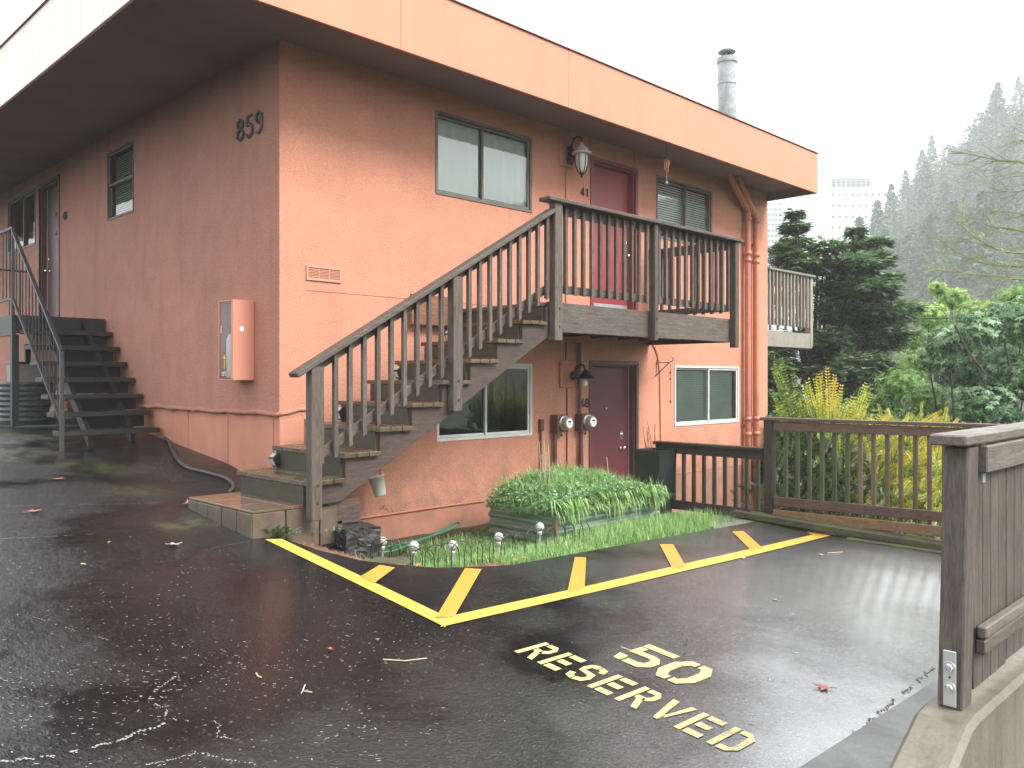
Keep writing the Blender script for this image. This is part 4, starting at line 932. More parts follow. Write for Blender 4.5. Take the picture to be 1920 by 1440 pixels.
for i in range(9):
    y = 6.17 + i * .14
    if proto is None: b = MB(); b.box(10.25, 10.288, y, y + .038, .90, 1.848); proto = b.build('baluster', M['wood_z'], ST); P0 = Vector(WL[proto.name])
    else: copy_part(proto, ST, P0 + Vector((0, i * .14, 0)))
# base: support blocks under the stair foot
b = MB(); b.box(3.90, 4.20, 6.05, 6.18, -1.225, -1.033); o = b.build('timber_block', M['stringer']); tag(o, 'dark square timber block propping the foot of the wooden stairs', 'timber block')
mb = MB(); import bmesh
bm = bmesh.new(); bmesh.ops.create_cube(bm, size=1); bmesh.ops.subdivide_edges(bm, edges=bm.edges, cuts=14, use_grid_fill=True)
c0 = Vector((4.12, 6.03, -1.40)); 
for v in bm.verts:
    q = Vector((v.co.x * .36, v.co.y * .30, v.co.z * .30)) ; q += Vector([mnoise.noise(q * 9 + Vector((i * 9, 0, 0))) for i in range(3)]) * .022 + Vector([mnoise.noise(q * 34 + Vector((i * 5, 2, 0))) for i in range(3)]) * .012; v.co = q
me = bpy.data.meshes.new('rock'); bm.to_mesh(me); bm.free(); me.materials.append(M['rock']); o = bpy.data.objects.new('rough_block', me); C.objects.link(o); o.location = c0
tag(o, 'rough black crumbling block of rubble concrete beside the stair foot', 'concrete block')
# tiled platform below the first step
PF = thing('tiled_platform', 'low brown tiled step platform with wet top at the stair foot', 'platform', (3.4, 6.6, -1.3))
def PZ(y): return -1.03
b = MB(); b.box(3.215, 4.19, 6.07, 7.17, -1.40, -1.052); b.build('core', M['grout'], PF)
for i in range(3):
    for j in range(3):
        if i == 2 and j > 0: continue
        a0, a1 = 3.20 + i * .335, 3.20 + i * .335 + .33; b0, b1 = 6.052 + j * .378, 6.052 + j * .378 + .373
        b = MB(); b.box(a0, a1, b0, b1, -1.051, -1.03 + R.uniform(-.002, .002)); b.build('top_tile', M['tile_top'], PF, bevel=.003)
ywid = [6.054, 6.30, 6.56, 6.80, 7.0, 7.185]
for a, c in zip(ywid, ywid[1:]):
    b = MB(); d = R.uniform(-.004, .004); b.box(3.195 + d, 3.214, a + .006, c - .006, G(3.2, a) - .06, -1.056); b.build('side_tile', M['tile_side'], PF, bevel=.004)
for a, c in ((3.20, 3.49), (3.495, 3.80), (3.805, 3.97)):
    b = MB(); d = R.uniform(-.004, .004); b.box(a + .003, c - .003, 6.05 + d, 6.069, -1.38, -1.056); b.build('side_tile', M['tile_side'], PF, bevel=.004)
b = MB(); b.box(3.975, 4.02, 6.05, 6.12, -1.40, -1.20); b.build('edge_tile', M['tile_side'], PF)
# solar step lights
def step_light(loc, label):
    x, y, z = loc; L = thing('solar_step_light', label, 'step light', (x, y, z), 'solar step lights on the stair risers')
    b = MB(); b.prism([(x, z), (x, z + .13), (x - .03, z + .13), (x - .075, z + .09), (x - .03, z)], 'y', y - .045, y + .045); b.build('case', M['black_plastic'], L, bevel=.003)
    b = MB(); b.beam((x - .036, y, z + .128), (x - .072, y, z + .096), .07, .004); b.build('solar_panel', M['silver_gauge'], L)
    b = MB(); b.beam((x - .068, y, z + .075), (x - .04, y, z + .018), .05, .008, (-1, 0, 0)); b.build('lens', M['white_plastic'], L)
step_light((sx(1) + .011, 7.07, sz(0) + .012), 'black solar step light on the riser above the lowest wooden tread')
step_light((sx(3) + .011, 7.07, sz(2) + .012), 'black solar step light in the middle of the lower stair flight')
step_light((sx(5) + .011, 7.07, sz(4) + .012), 'black solar step light half way up the wooden stairs')
step_light((sx(7) + .011, 7.07, sz(6) + .012), 'black solar step light near the top of the wooden stairs')
# hanging pot on the wall under the stairs
L = thing('hanging_pot', 'pale grey plastic pot hanging crooked on the wall below the stairs', 'plant pot', (5.2, 7.2, -1.1))
c = atD(712, 932, 8.72); ax = Vector((.02, .12, 1)); ax = (atD(706, 895, 8.72) - atD(715, 931, 8.72)).normalized()
b = MB(); b.lathe([(0, 0), (.055, 0), (.062, .02), (.082, .20), (.09, .2), (.09, .215), (.078, .215), (.058, .03), (0, .03)], atD(714, 930, 8.72), 20, ax); b.build('pot', M['white_plastic'], L, smooth=True)
b = MB(); t_ = atD(712, 893, 8.72); b.tube([t_, t_ + Vector((.03, .03, .07)), Vector((t_.x + .06, YC - .01, t_.z + .09))], .006, 6); b.build('hook', M['black_metal'], L)

# ================================================================== SIDE METAL STAIRCASE
SS = thing('metal_staircase', 'black steel framed staircase with open treads and thin bar railing on the shaded side', 'staircase', (3.6, 11, -.6))
YS, ZS0, RU, RI = 10.17, -.61, .258, .2015
for k in range(7):
    y = YS + RU * k; z = ZS0 + RI * k; b = MB(); b.box(3.07 + .012 * k, 4.18, y, y + .26, z - .035, z + .02); b.build('tread', M['dark_steel'], SS, bevel=.004)
    if k:
        b = MB(); b.box(3.45, 4.183, y + .235, y + .245, z - RI + .022, z - .037); b.build('riser_plate', M['black_metal'], SS)
b = MB(); b.box(3.12, 4.18, 11.99, 12.03, .58, .81); b.build('landing_edge', M['dark_steel'], SS, bevel=.004)
b = MB(); b.box(3.08, 4.19, 12.035, 15.4, .74, .80); b.build('landing_deck', M['dark_steel'], SS)
b = MB(); b.box(3.06, 3.11, 12.0, 15.4, .55, .81); b.build('landing_beam', M['dark_steel'], SS)
for x in (3.42, 3.9):
    b = MB(); b.beam((x, YS + .1, ZS0 - .10), (x, 12.0, .72), .05, .16, plumb=True); b.build('carriage', M['black_metal'], SS)
for (x, y) in ((3.10, 12.03), (3.10, 15.2), (4.1, 15.2)):
    b = MB(); b.box(x - .04, x + .04, y - .04, y + .04, G(x, y) - .1, .56); b.build('support_post', M['dark_steel'], SS, bevel=.004)
rx = 3.09
top0 = Vector((rx, YS + .02, .31)); top1 = Vector((rx, 12.05, 1.87))
b = MB(); b.beam(top0, top1, .04, .03); b.build('handrail', M['rail_steel'], SS)
b = MB(); b.beam(top0 - Vector((0, 0, .80)), top1 - Vector((0, 0, .86)), .03, .03); b.build('lower_rail', M['rail_steel'], SS)
b = MB(); b.box(rx - .02, rx + .02, YS - .01, YS + .03, G(rx, YS) - .05, .31); b.build('newel', M['rail_steel'], SS)
for k in range(13):
    f = (k + 1) / 14; p = top0.lerp(top1, f); q = (top0 - Vector((0, 0, .80))).lerp(top1 - Vector((0, 0, .86)), f); b = MB(); b.tube([q, p], .008, 5); b.build('bar', M['rail_steel'], SS)
b = MB(); b.tube([(rx, 12.07, .8), (rx, 12.07, 1.93)], .02, 6); b.build('newel', M['rail_steel'], SS)
b = MB(); b.beam((rx, 12.05, 1.92), (rx, 15.4, 1.92), .04, .03); b.build('handrail', M['rail_steel'], SS)
b = MB(); b.beam((rx, 12.05, 1.02), (rx, 15.4, 1.02), .03, .03); b.build('lower_rail', M['rail_steel'], SS)
for k in range(20): b = MB(); y = 12.2 + k * .16; b.tube([(rx, y, 1.02), (rx, y, 1.92)], .008, 5); b.build('bar', M['rail_steel'], SS)
# far end rail across the landing
b = MB(); b.beam((rx, 15.38, 1.75), (4.15, 15.38, 1.75), .03, .03); b.build('handrail', M['rail_steel'], SS)
for k in range(6): b = MB(); x = 3.25 + k * .16; b.tube([(x, 15.38, .8), (x, 15.38, 1.75)], .008, 5); b.build('bar', M['rail_steel'], SS)
# things stored under it
L = thing('plank_stack', 'short stack of reddish brown boards under the metal stairs', 'board stack', (3.75, 11.9, -.6))
for k in range(6):
    b = MB(); z = -.50 + k * .042; b.box(3.62 + R.uniform(-.02, .02), 4.05, 11.75 + R.uniform(-.03, .03), 12.25, z, z + .036); b.build('board', M['box_wood'], L, bevel=.004)
L = thing('corrugated_drum', 'ribbed grey corrugated drum behind the steel support post', 'drum', (3.45, 13.3, -.5))
b = MB(); b.lathe([(0, .62)] + [(.34 + (.012 if i % 2 else -.012), .62 - i * .035) for i in range(18)], (3.5, 13.0, -.66), 24); b.build('drum_wall', M['drum'], L)
L = thing('storage_bin', 'pale translucent storage bin standing under the metal landing', 'bin', (3.85, 13.6, -.4))
b = MB(); b.prism([(3.62, -.4), (4.0, -.4), (4.06, .22), (3.58, .22)], 'y', 13.9, 14.35); b.build('bin_wall', M['grey_plastic'], L, bevel=.01)
b = MB(); b.box(3.56, 4.08, 13.88, 14.37, .222, .25); b.build('lid', M['black_plastic'], L)
L = thing('spare_pane', 'spare glass panel leaning under the metal landing', 'glass panel', (3.9, 12.7, -.4))
b = MB(); b.beam((3.85, 12.45, -.55), (4.1, 12.5, .16), .5, .008, (0, 1, 0)); b.build('panel', M['white_plastic'], L)
b = MB(); b.tube([(-1.5, 13.2, G(-1.5, 13.2) + .02), (1, 12.9, G(1, 12.9) + .02), (3.1, 12.0, G(3.1, 12) + .0), (4.1, 11.2, G(4.1, 11.2) + .03)], .016, 6); o = b.build('ground_cable', M['rubber']); tag(o, 'thin black cable along the ground behind the metal stair post', 'cable')
# hose
pts = [onG(px, py, .016) for px, py in ((293, 808), (305, 818), (315, 826), (322, 842), (333, 862), (350, 876), (375, 883), (402, 890), (422, 896), (434, 905), (437, 914), (430, 922))]
def cr(P, n=6):
    out = []
    for i in range(len(P)-1):
        a, b_, c_, d = P[max(i-1,0)], P[i], P[i+1], P[min(i+2,len(P)-1)]
        for j in range(n):
            t_ = j / n; out.append(.5*((2*b_)+(-a+c_)*t_+(2*a-5*b_+4*c_-d)*t_*t_+(-a+3*b_-3*c_+d)*t_**3))
    return out + [P[-1]]
b = MB(); b.tube(cr(pts), .017, 8); o = b.build('black_hose', M['rubber'], smooth=True); tag(o, 'black hose snaking over the asphalt from the metal stairs to the tiled platform', 'hose')

# ================================================================== FENCES
# guard rail between garden and lower walk
F1 = thing('dark_guard_rail', 'low dark brown guard rail standing before the lower front wall', 'railing', (8.57, 5.3, -1.55))
b = MB(); b.box(8.51, 8.64, 4.63, 6.08, -.80, -.765); b.build('cap_rail', M['fence_dark_y'], F1, bevel=.004)
b = MB(); b.box(8.55, 8.59, 4.63, 6.06, -.90, -.803); b.build('top_rail', M['fence_dark_y'], F1)
b = MB(); b.box(8.55, 8.59, 4.63, 6.06, -1.57, -1.46); b.build('bottom_rail', M['fence_dark_y'], F1)
proto = None
for i in range(10):
    y = 4.70 + i * .139
    if proto is None: b = MB(); b.box(8.592, 8.628, y, y + .038, -1.52, -.81); proto = b.build('baluster', M['fence_dark_z'], F1); P0 = Vector(WL[proto.name])
    else: copy_part(proto, F1, P0 + Vector((0, i * .139, 0)))
# picket fence at the lot's edge: runs from A to B
F2 = thing('picket_fence', 'brown wooden picket fence with mossy balusters in front of the golden shrub', 'fence', (8.6, 3.7, -1.6))
A = Vector((8.56, 4.55, 0)); B = Vector((8.83, 2.0, 0)); dv = (B - A).normalized(); nv = Vector((-dv.y, dv.x, 0)) * -1   # nv towards the camera side
if nv.x > 0: nv = -nv
def P2(d, off=0): p = A + dv * d + nv * off; return p
def bar2(name, d0, d1, off, th, z0, z1, m, sag=0):
    a = P2(d0, off); c = P2(d1, off); b = MB(); b.beam((a.x, a.y, (z0 + z1) / 2), (c.x, c.y, (z0 + z1) / 2 + sag), th, z1 - z0); return b.build(name, M[m], F2, bevel=.004)
b = MB(); a = P2(0); b.box(a.x - .05, a.x + .05, a.y - .05, a.y + .05, -1.62, -.46); b.build('post', M['fence_dark_z'], F2, bevel=.006)
bar2('cap_rail', -.09, 2.62, .0, .13, -.46, -.425, 'fence_red_y'); bar2('top_rail', .055, 2.6, .02, .036, -.565, -.47, 'fence_red_y')
bar2('bottom_rail', .055, 2.6, .02, .036, -1.39, -1.29, 'fence_red_y', .0); bar2('kick_board', .055, 2.6, .03, .04, -1.53, -1.43, 'fence_tan_y', .0)
hs_ = []
for i in range(19):
    d = .17 + i * .131; a = P2(d, -.02); b = MB(); lean = R.uniform(-.008, .008); w = .036
    b.beam((a.x, a.y, -1.42), (a.x + lean, a.y + lean, -.47), .036, .036, (1, 0, 0)); b.build('baluster', M['baluster_green' if i < 6 else 'baluster_tan'], F2)
b = MB(); a = P2(2.6); b.box(a.x - .05, a.x + .05, a.y - .05, a.y + .05, -1.75, -.46); b.build('post', M['fence_dark_z'], F2, bevel=.006)
for (d0, d1, off, z, hh) in ((-.35, 2.7, .16, -1.60, .07), (-.2, 2.7, .05, -1.585, .08), (.9, 2.5, .24, -1.60, .03)):
    a = P2(d0, off); c = P2(d1, off); b = MB(); b.beam((a.x, a.y, G(a.x, a.y) + hh / 2 - .01), (c.x, c.y, G(c.x, c.y) + hh / 2 - .01), .09, hh); o = b.build('edge_timber', M['sleeper'], bevel=.008)
    tag(o, {0: 'old mossy edging timber', .05: 'a', .24: 'b'}.get(off, 'weathered') if False else {.16: 'long mossy edging timber lying in front of the picket fence', .05: 'dark edging timber tight under the picket fence', .24: 'thin loose strip of old timber in front of the picket fence'}[off], 'timber')
# near fence on its concrete wall
CW = thing('concrete_wall', 'low wet concrete retaining wall with sloping end in the right foreground', 'wall', (3.05, .98, -1.7))
b = MB(); WT = -1.13
prof = [(8.9, -2.4), (8.9, WT), (3.10, WT), (3.02, WT - .01), (2.96, WT - .04), (2.62, WT - .20), (2.2, WT - .42), (1.6, -1.9), (1.6, -2.4)]
b.prism(prof, 'y', .885, 1.07); b.build('wall_body', M['concrete'], CW, bevel=.018)
NF = thing('near_fence', 'grey brown board fence on the concrete wall in the right foreground', 'fence', (3.15, .96, WT))
lean = .030
b = MB(); zt_, zb_ = -.235, WT - .002
b.add([(3.10,.942,zb_),(3.205,.942,zb_),(3.205,1.022,zb_),(3.10,1.022,zb_),(3.10+lean,.942-.012,zt_),(3.215+lean,.942-.012,zt_),(3.215+lean,1.022-.012,zt_),(3.10+lean,1.022-.012,zt_)], [(0,3,2,1),(4,5,6,7),(0,1,5,4),(1,2,6,5),(2,3,7,6),(3,0,4,7)])
NP = b.build('post', M['near_wood_z'], NF, bevel=.006)
b = MB(); b.box(3.092, 3.098, .958, 1.0, -1.12, -.93); bk = b.build('bracket', M['silver_gauge'], NP, bevel=.002)
for z in (-.985, -1.055):
    b = MB(); b.lathe([(0, .014), (.011, .013), (.013, .01), (.013, 0), (0, 0)], (3.092, .978, z), 6, (-1, 0, 0)); b.build('bolt', M['chrome'], bk)
    b = MB(); b.lathe([(0, .003), (.019, .003), (.02, 0), (0, 0)], (3.0915, .978, z), 14, (-1, 0, 0)); b.build('washer', M['silver_gauge'], bk)
b = MB(); b.lathe([(0, .002), (.004, .002), (.004, 0)], (3.0915, .978, -1.02), 8, (-1, 0, 0)); b.build('hole', M['ink'], bk)
b = MB(); b.box(3.06, 8.95, .915, 1.035, -.228, -.19); b.build('cap_rail', M['near_wood_x'], NF, bevel=.006)
b = MB(); b.box(3.25, 8.9, .905, .938, -.33, -.235); b.build('top_rail', M['near_wood_x'], NF, bevel=.004)
b = MB(); b.box(3.225, 8.9, .90, .934, -.905, -.862); b.build('middle_rail', M['near_wood_x'], NF, bevel=.006)
b = MB(); b.box(3.225, 8.9, .905, .936, -.96, -.91); b.build('middle_rail', M['near_wood_x'], NF, bevel=.004)
proto = None; wbd = .098
for i in range(57):
    x = 3.222 + i * wbd
    if i % 4 == 0:
        b = MB(); zb2 = WT + .05 + R.uniform(-.008, .008); b.box(x, x + wbd - .005, .94, .962, zb2, -.24); proto = b.build('fence_board', M['near_wood_z'], NF, bevel=.003); P0 = Vector(WL[proto.name]); X_ = x
    else: copy_part(proto, NF, P0 + Vector((x - X_, R.uniform(-.002, .002), 0)))
b = MB(); b.box(3.30, 3.33, .934, .94, -.37, -.33); b.build('staple', M['silver_gauge'], NF)

# ================================================================== BALCONY ON THE FAR END
BA = thing('end_balcony', 'grey wooden balcony with slatted rail on the far end of the building', 'balcony', (XE, 7.8, .6))
bx1 = 15.62
b = MB(); b.box(XE + .02, bx1, 7.41, 7.45, .58, .86); b.build('skirt_board', M['balcony_wood'], BA, bevel=.004)
b = MB(); b.box(bx1 - .04, bx1, 7.455, 11, .58, .86); b.build('skirt_board', M['balcony_wood'], BA)
b = MB(); b.box(XE + .01, bx1 + .05, 7.36, 7.52, 1.95, 1.99); b.build('cap_rail', M['balcony_wood'], BA, bevel=.004)
b = MB(); b.box(bx1 - .1, bx1 + .05, 7.525, 11, 1.95, 1.99); b.build('cap_rail', M['balcony_wood'], BA)
b = MB(); b.box(XE + .02, bx1 - .02, 7.43, 7.465, 1.0, 1.09); b.build('bottom_rail', M['balcony_wood'], BA); b = MB(); b.box(XE + .02, bx1 - .02, 7.43, 7.465, 1.86, 1.95); b.build('top_rail', M['balcony_wood'], BA)
b = MB(); b.box(XE + .02, bx1 - .05, 7.46, 11, .80, .86); b.build('deck', M['balcony_wood'], BA)
b = MB(); b.box(bx1 - .1, bx1, 7.40, 7.5, .62, 1.948); b.build('post', M['balcony_wood'], BA)
proto = None
for i in range(12):
    x = XE + .06 + i * .134
    if proto is None: b = MB(); b.box(x, x + .04, 7.39, 7.428, .97, 1.948); proto = b.build('baluster', M['balcony_wood'], BA); P0 = Vector(WL[proto.name]); X_ = x
    else: copy_part(proto, BA, P0 + Vector((x - X_, 0, 0)))
for i in range(20):
    y = 7.6 + i * .165; b = MB(); b.box(bx1 - .04, bx1 - .003, y, y + .04, .97, 1.948); b.build('baluster', M['balcony_wood'], BA)
# ladder like white railing glimpsed low behind the picket fence
LR = thing('white_rail', 'low white railing glimpsed behind the picket fence beside the wall', 'railing', (13.9, 6.2, -2))
for i in range(7):
    b = MB(); x = 13.0 + i * .16; b.box(x, x + .03, 6.6, 6.63, -1.75, -1.0); b.build('baluster', M['white_alu'], LR)
b = MB(); b.box(12.9, 14.2, 6.59, 6.64, -1.0, -.95); b.build('cap_rail', M['white_alu'], LR); b = MB(); b.box(12.9, 14.2, 6.59, 6.64, -1.82, -1.752); b.build('bottom_rail', M['white_alu'], LR)
for x in (12.92, 14.13): b = MB(); b.box(x, x + .06, 6.58, 6.65, -3.3, -.95); b.build('post', M['white_alu'], LR)

# ================================================================== GARDEN
# corrugated raised bed
PB = thing('raised_bed', 'corrugated galvanised raised bed overflowing with grass and weeds', 'planter', (7.2, 6.2, -1.74))
bx0_, bx1_, by0, by1, bz0, bz1 = 6.31, 8.14, 5.72, 6.66, -1.78, -1.35
def corr(a, c, nrm, bz0=bz0, bz1=bz1):
    b = MB(); n = 46; vs = []
    for i in range(n + 1):
        z = bz0 + (bz1 - bz0) * i / n; d = .018 * math.copysign(abs(math.sin(i / n * math.pi * 2 * 4.5)) ** .6, math.sin(i / n * math.pi * 2 * 4.5))
        for p in (a, c): vs.append((p[0] + nrm[0] * d, p[1] + nrm[1] * d, z))
    b.add(vs, [(2*i, 2*i+1, 2*i+3, 2*i+2) for i in range(n)]); return b
for a, c, nn in (((bx0_, by1), (bx0_, by0), (-1, 0)), ((bx0_, by0), (bx1_, by0), (0, -1)), ((bx1_, by0), (bx1_, by1), (1, 0)), ((bx0_, by1), (bx1_, by1), (0, 1))):
    corr(a, c, nn).build('panel', M['galv'], PB, smooth=True)
b = MB(); b.box(bx0_ - .02, bx1_ + .02, by0 - .02, by0 - .0, bz1 - .01, bz1 + .008); b.build('rim', M['galv'], PB)
b = MB(); b.box(bx0_ - .02, bx0_, by0 + .002, by1, bz1 - .01, bz1 + .008); b.build('rim', M['galv'], PB)
b = MB(); b.box(bx0_ + .02, bx1_ - .02, by0 + .02, by1 - .02, -1.6, bz1 - .05); b.build('earth', M['soil'], PB)
b = MB(); b.box(6.28, 6.33, 5.66, 5.715, -1.80, -1.37); b.build('corner_stake', M['stake'], PB, bevel=.005)
def blade(b, p, h, lean, ang, w, rr, seg=3, t=None):
    d = Vector((math.cos(ang), math.sin(ang), 0)); s_ = Vector((-d.y, d.x, 0)) * w / 2; vs = []
    for i in range(seg + 1):
        f = i / seg; q = p + d * (lean * f * f) + Vector((0, 0, h * (f - .32 * f * f * min(1.6, lean / max(h, .01)))))
        k = (1 - f) ** .7 if i < seg else 0
        if i < seg: vs += [q - s_ * k, q + s_ * k]
        else: vs.append(q)
    fs = [(2*i, 2*i+1, 2*i+3, 2*i+2) for i in range(seg - 1)] + [(2*seg-2, 2*seg-1, 2*seg)]
    b.add(vs, fs, t)
def leaf(b, p, d, n, l, w, t, fold=.25):
    """pointed leaf: four triangles folded along the midrib"""
    d = d.normalized(); s_ = d.cross(n).normalized(); up = s_.cross(d)
    m = p + d * l * .45 - up * l * .02; tip = p + d * l - up * l * .12
    b.add([p, m + s_ * w / 2 + up * w * fold, tip, m - s_ * w / 2 + up * w * fold, m], [(0, 4, 1), (4, 2, 1), (0, 3, 4), (4, 3, 2)], t)
rg = random.Random(21)
# weeds and grass heaped in the bed
def heap_z(x, y):
    u = (x - bx0_) / (bx1_ - bx0_); v = (y - by0) / (by1 - by0)
    return bz1 + .03 + .22 * max(0, math.sin(math.pi * min(1, max(0, u)) ) ) ** .5 * (.45 + .55 * min(1, max(0, v)) ** .7) + .06 * mnoise.noise(Vector((x * 3.1, y * 3.1, 0)))
bg_ = MB(); bc = MB()
for i in range(8500):
    x = rg.uniform(bx0_ - .05, bx1_ + .05); y = by0 - .05 + (by1 - by0 + .08) * rg.random() ** 1.25; z = heap_z(x, y) - .09
    edge = y < by0 + .22 or x < bx0_ + .15
    cl = mnoise.noise(Vector((x * 5, y * 5, 3))); h = rg.uniform(.10, .24) * (1 + .7 * max(0, cl)); a = rg.uniform(0, 6.283); ln = rg.uniform(.03, .14)
    if cl < -.3 and rg.random() < .7: continue
    if edge and rg.random() < .75: a = -math.pi/2 + rg.uniform(-.8, .8) if y < by0 + .22 else math.pi + rg.uniform(-.9, .9); ln = rg.uniform(.10, .26); h = rg.uniform(.04, .14)
    blade(bg_, Vector((x, y, z)), h, ln, a, rg.uniform(.007, .013), rg, 4, min(1, max(0, rg.gauss(.52 + .3 * cl, .22))))
for i in range(6000):
    x = rg.uniform(bx0_ - .04, bx1_ + .04); y = rg.uniform(by0 - .06, by1 + .02); z = heap_z(x, y) + rg.uniform(-.08, .05)
    d = Vector((rg.uniform(-1, 1), rg.uniform(-1, .6), rg.uniform(-.3, .5))); l = rg.uniform(.022, .055)
    leaf(bc, Vector((x, y, z)), d, Vector((rg.uniform(-.4,.4), rg.uniform(-.6,.2), 1)), l, l * .8, min(1, max(0, rg.gauss(.55, .25))))
# drooping skirt over the front edge
for i in range(420):
    x = rg.uniform(bx0_ - .06, bx1_ + .02); y = by0 - rg.uniform(.0, .05); z = bz1 + rg.uniform(-.02, .12)
    p = Vector((x, y, z)); a = -math.pi/2 + rg.uniform(-.7, .7); d = Vector((math.cos(a), math.sin(a), 0)); cl = max(0, mnoise.noise(Vector((x * 4.5, 3, 1))) + .25); L_ = rg.uniform(.05, .2) * (.4 + 2.0 * cl)
    s_ = Vector((-d.y, d.x, 0)) * .006; q1 = p + d * .05 + Vector((0, 0, .02)); q2 = p + d * .10 + Vector((0, 0, -L_ * .4)); q3 = p + d * .12 + Vector((0, 0, -L_))
    bg_.add([p - s_, p + s_, q1 - s_, q1 + s_, q2 - s_, q2 + s_, q3], [(0,1,3,2), (2,3,5,4), (4,5,6)], min(1, max(0, rg.gauss(.55, .22))))
gsx = bg_.build('bed_grass', M['grass'], kind='stuff', tint=True); gcx = bc.build('bed_weeds', M['clover'], kind='stuff', tint=True)
gsx['label'] = 'long green grass spilling over the raised bed'; gcx['label'] = 'small round leaved weeds among the grass of the raised bed'
# dry stalks
for (px, D_, h, lb) in ((1012, 9.25, .62, 'thin dry stalk standing at the left end of the raised bed'), (1021, 9.2, .70, 'tallest pale dry stalk in the raised bed'), (1029, 9.3, .55, 'pale cane beside the tallest dry stalk'), (1139, 9.9, .38, 'thin dry cane in front of the lower red door')):
    base = atD(px, 900, D_); b = MB(); z0 = heap_z(base.x, base.y) - .12
    b.tube([(base.x, base.y, z0), (base.x + .01, base.y, z0 + h * .6), (base.x + .0, base.y + .01, z0 + h)], [.007, .006, .004], 6)
    if px < 1100:
        for k in range(5):
            z = z0 + h * rg.uniform(.35, .95); a = rg.uniform(0, 6.28); b.tube([(base.x, base.y, z), (base.x + .05 * math.cos(a), base.y + .05 * math.sin(a), z + rg.uniform(.0, .06))], .003, 4)
    o = b.build('dry_stalk', M['straw']); tag(o, lb, 'stalk', 'dry stalks in the raised bed')
# lawn
bl = MB(); cnt = 0
while cnt < 24000:
    x = rg.uniform(3.5, 8.6); y = rg.uniform(4.5, 6.9)
    e = 4.62 if x > 4.6 else 4.6 + (4.6 - x) * .45
    if y < e + rg.uniform(-.03, .06) or (bx0_ < x < bx1_ and by0 < y < by1): continue
    if x < 4.35 and rg.random() < .93: continue
    if x < 3.9: continue
    if x > 7.8 and rg.random() < (x - 7.8) * 2.2: continue
    den = mnoise.noise(Vector((x * 2.2, y * 2.2, 9))) + .25 + (.35 if x > 5.2 else 0)
    if y > 6.3 and x < 6.2 and rg.random() < .55: continue
    if den < rg.random() * .35: continue
    tall = .13 + .10 * ss(5.5, 6.6, x) * (1 if y < 5.7 else 0); h = rg.uniform(.04, tall); h *= 1 - .45 * (1 - ss(0, .3, y - e))
    blade(bl, Vector((x, y, garden_z(x, y) - .005)), h, rg.uniform(.01, .09), rg.uniform(0, 6.283), rg.uniform(.006, .011), rg, 3, min(1, max(0, rg.gauss(.52, .22)))); cnt += 1
o = bl.build('lawn_grass', M['grass'], kind='stuff', tint=True); o['label'] = 'bright green grass of the garden bed in front of the wall'
# brown needle litter at the stair foot and sprinkled in the lawn
bn = MB()
for i in range(9500):
    if i < 8000: x = rg.uniform(3.45, 4.75); y = rg.uniform(4.5, 6.2)
    else: x = rg.uniform(3.6, 8.5); y = rg.uniform(4.6, 6.4)
    if y < 4.62 + max(0, 4.6 - x) * .5: continue
    z = garden_z(x, y) + .006; a = rg.uniform(0, 6.28); l = rg.uniform(.02, .06); d = Vector((math.cos(a), math.sin(a), rg.uniform(-.1, .35))) * l; s_ = Vector((-d.y, d.x, 0)).normalized() * .0022
    p = Vector((x, y, z)); bn.add([p - s_, p + s_, p + d + s_, p + d - s_], [(0,1,2,3)])
o = bn.build('needle_litter', M['needles'], kind='stuff'); o['label'] = 'brown needles and litter at the foot of the stairs'
# weed rosette at the platform corner
b = MB(); c = onG(528, 1008)
for i in range(90):
    a = rg.uniform(0, 6.28); e = rg.uniform(.2, 1.1); d = Vector((math.cos(a) * math.cos(e), math.sin(a) * math.cos(e), math.sin(e))); p = Vector((c.x + rg.uniform(-.07, .09), c.y + .08 + rg.uniform(-.05, .05), c.z))
    l = rg.uniform(.06, .15); b.tube([p, p + d * l], .0015, 3, False)
    for k in range(5): leaf(b, p + d * l * (.4 + .15 * k), (d + Vector((rg.uniform(-1,1), rg.uniform(-1,1), rg.uniform(-.2,.4)))), Vector((0, 0, 1)), .035, .018, rg.random())
o = b.build('weed_plant', M['weed'], tint=True); tag(o, 'pale green feathery weed growing at the corner of the tiled platform', 'weed')
for (px, py, n_, lb) in ((620, 1000, 18, 'tiny weed in the needle litter by the stair post'), (1560, 995, 30, 'small weed tuft at the end of the yellow line by the fence'), (1480, 985, 30, 'small green weeds at the foot of the fence post'), (1600, 1003, 24, 'yellowish weed tuft beside the edging timber')):
    c = onG(px, py); b = MB()
    for i in range(n_):
        p = c + Vector((rg.uniform(-.12, .12), rg.uniform(-.12, .12), .01)); d = Vector((rg.uniform(-1,1), rg.uniform(-1,1), rg.uniform(.2, 1)))
        leaf(b, p, d, Vector((0, 0, 1)), rg.uniform(.025, .05), .02, rg.random())
    o = b.build('small_weed', M['weed'], tint=True); tag(o, lb, 'weed', 'small weeds around the asphalt edge')
# flat mossy stones at the lawn corner
for (px, py, s_, lb) in ((722, 1045, .21, 'flat mossy stone at the tip of the garden bed'), (1262, 965, .10, 'pale stone at the far corner of the raised bed')):
    c = onG(px, py); bm = bmesh.new(); bmesh.ops.create_icosphere(bm, subdivisions=3, radius=1)
    for v in bm.verts:
        q = v.co.copy(); q = Vector((q.x * s_ * 1.25, q.y * s_ * .7, q.z * s_ * .22)); q += Vector((1, 1, .6)) * mnoise.noise(q * 9) * s_ * .12; v.co = q
    me = bpy.data.meshes.new('stone'); bm.to_mesh(me); bm.free(); me.materials.append(M['sleeper'] if s_ > .2 else M['concrete_pad']); o = bpy.data.objects.new('garden_stone', me); C.objects.link(o); o.location = (c.x, c.y + .05, garden_z(c.x, c.y + .05) + .01)
    tag(o, lb, 'stone')
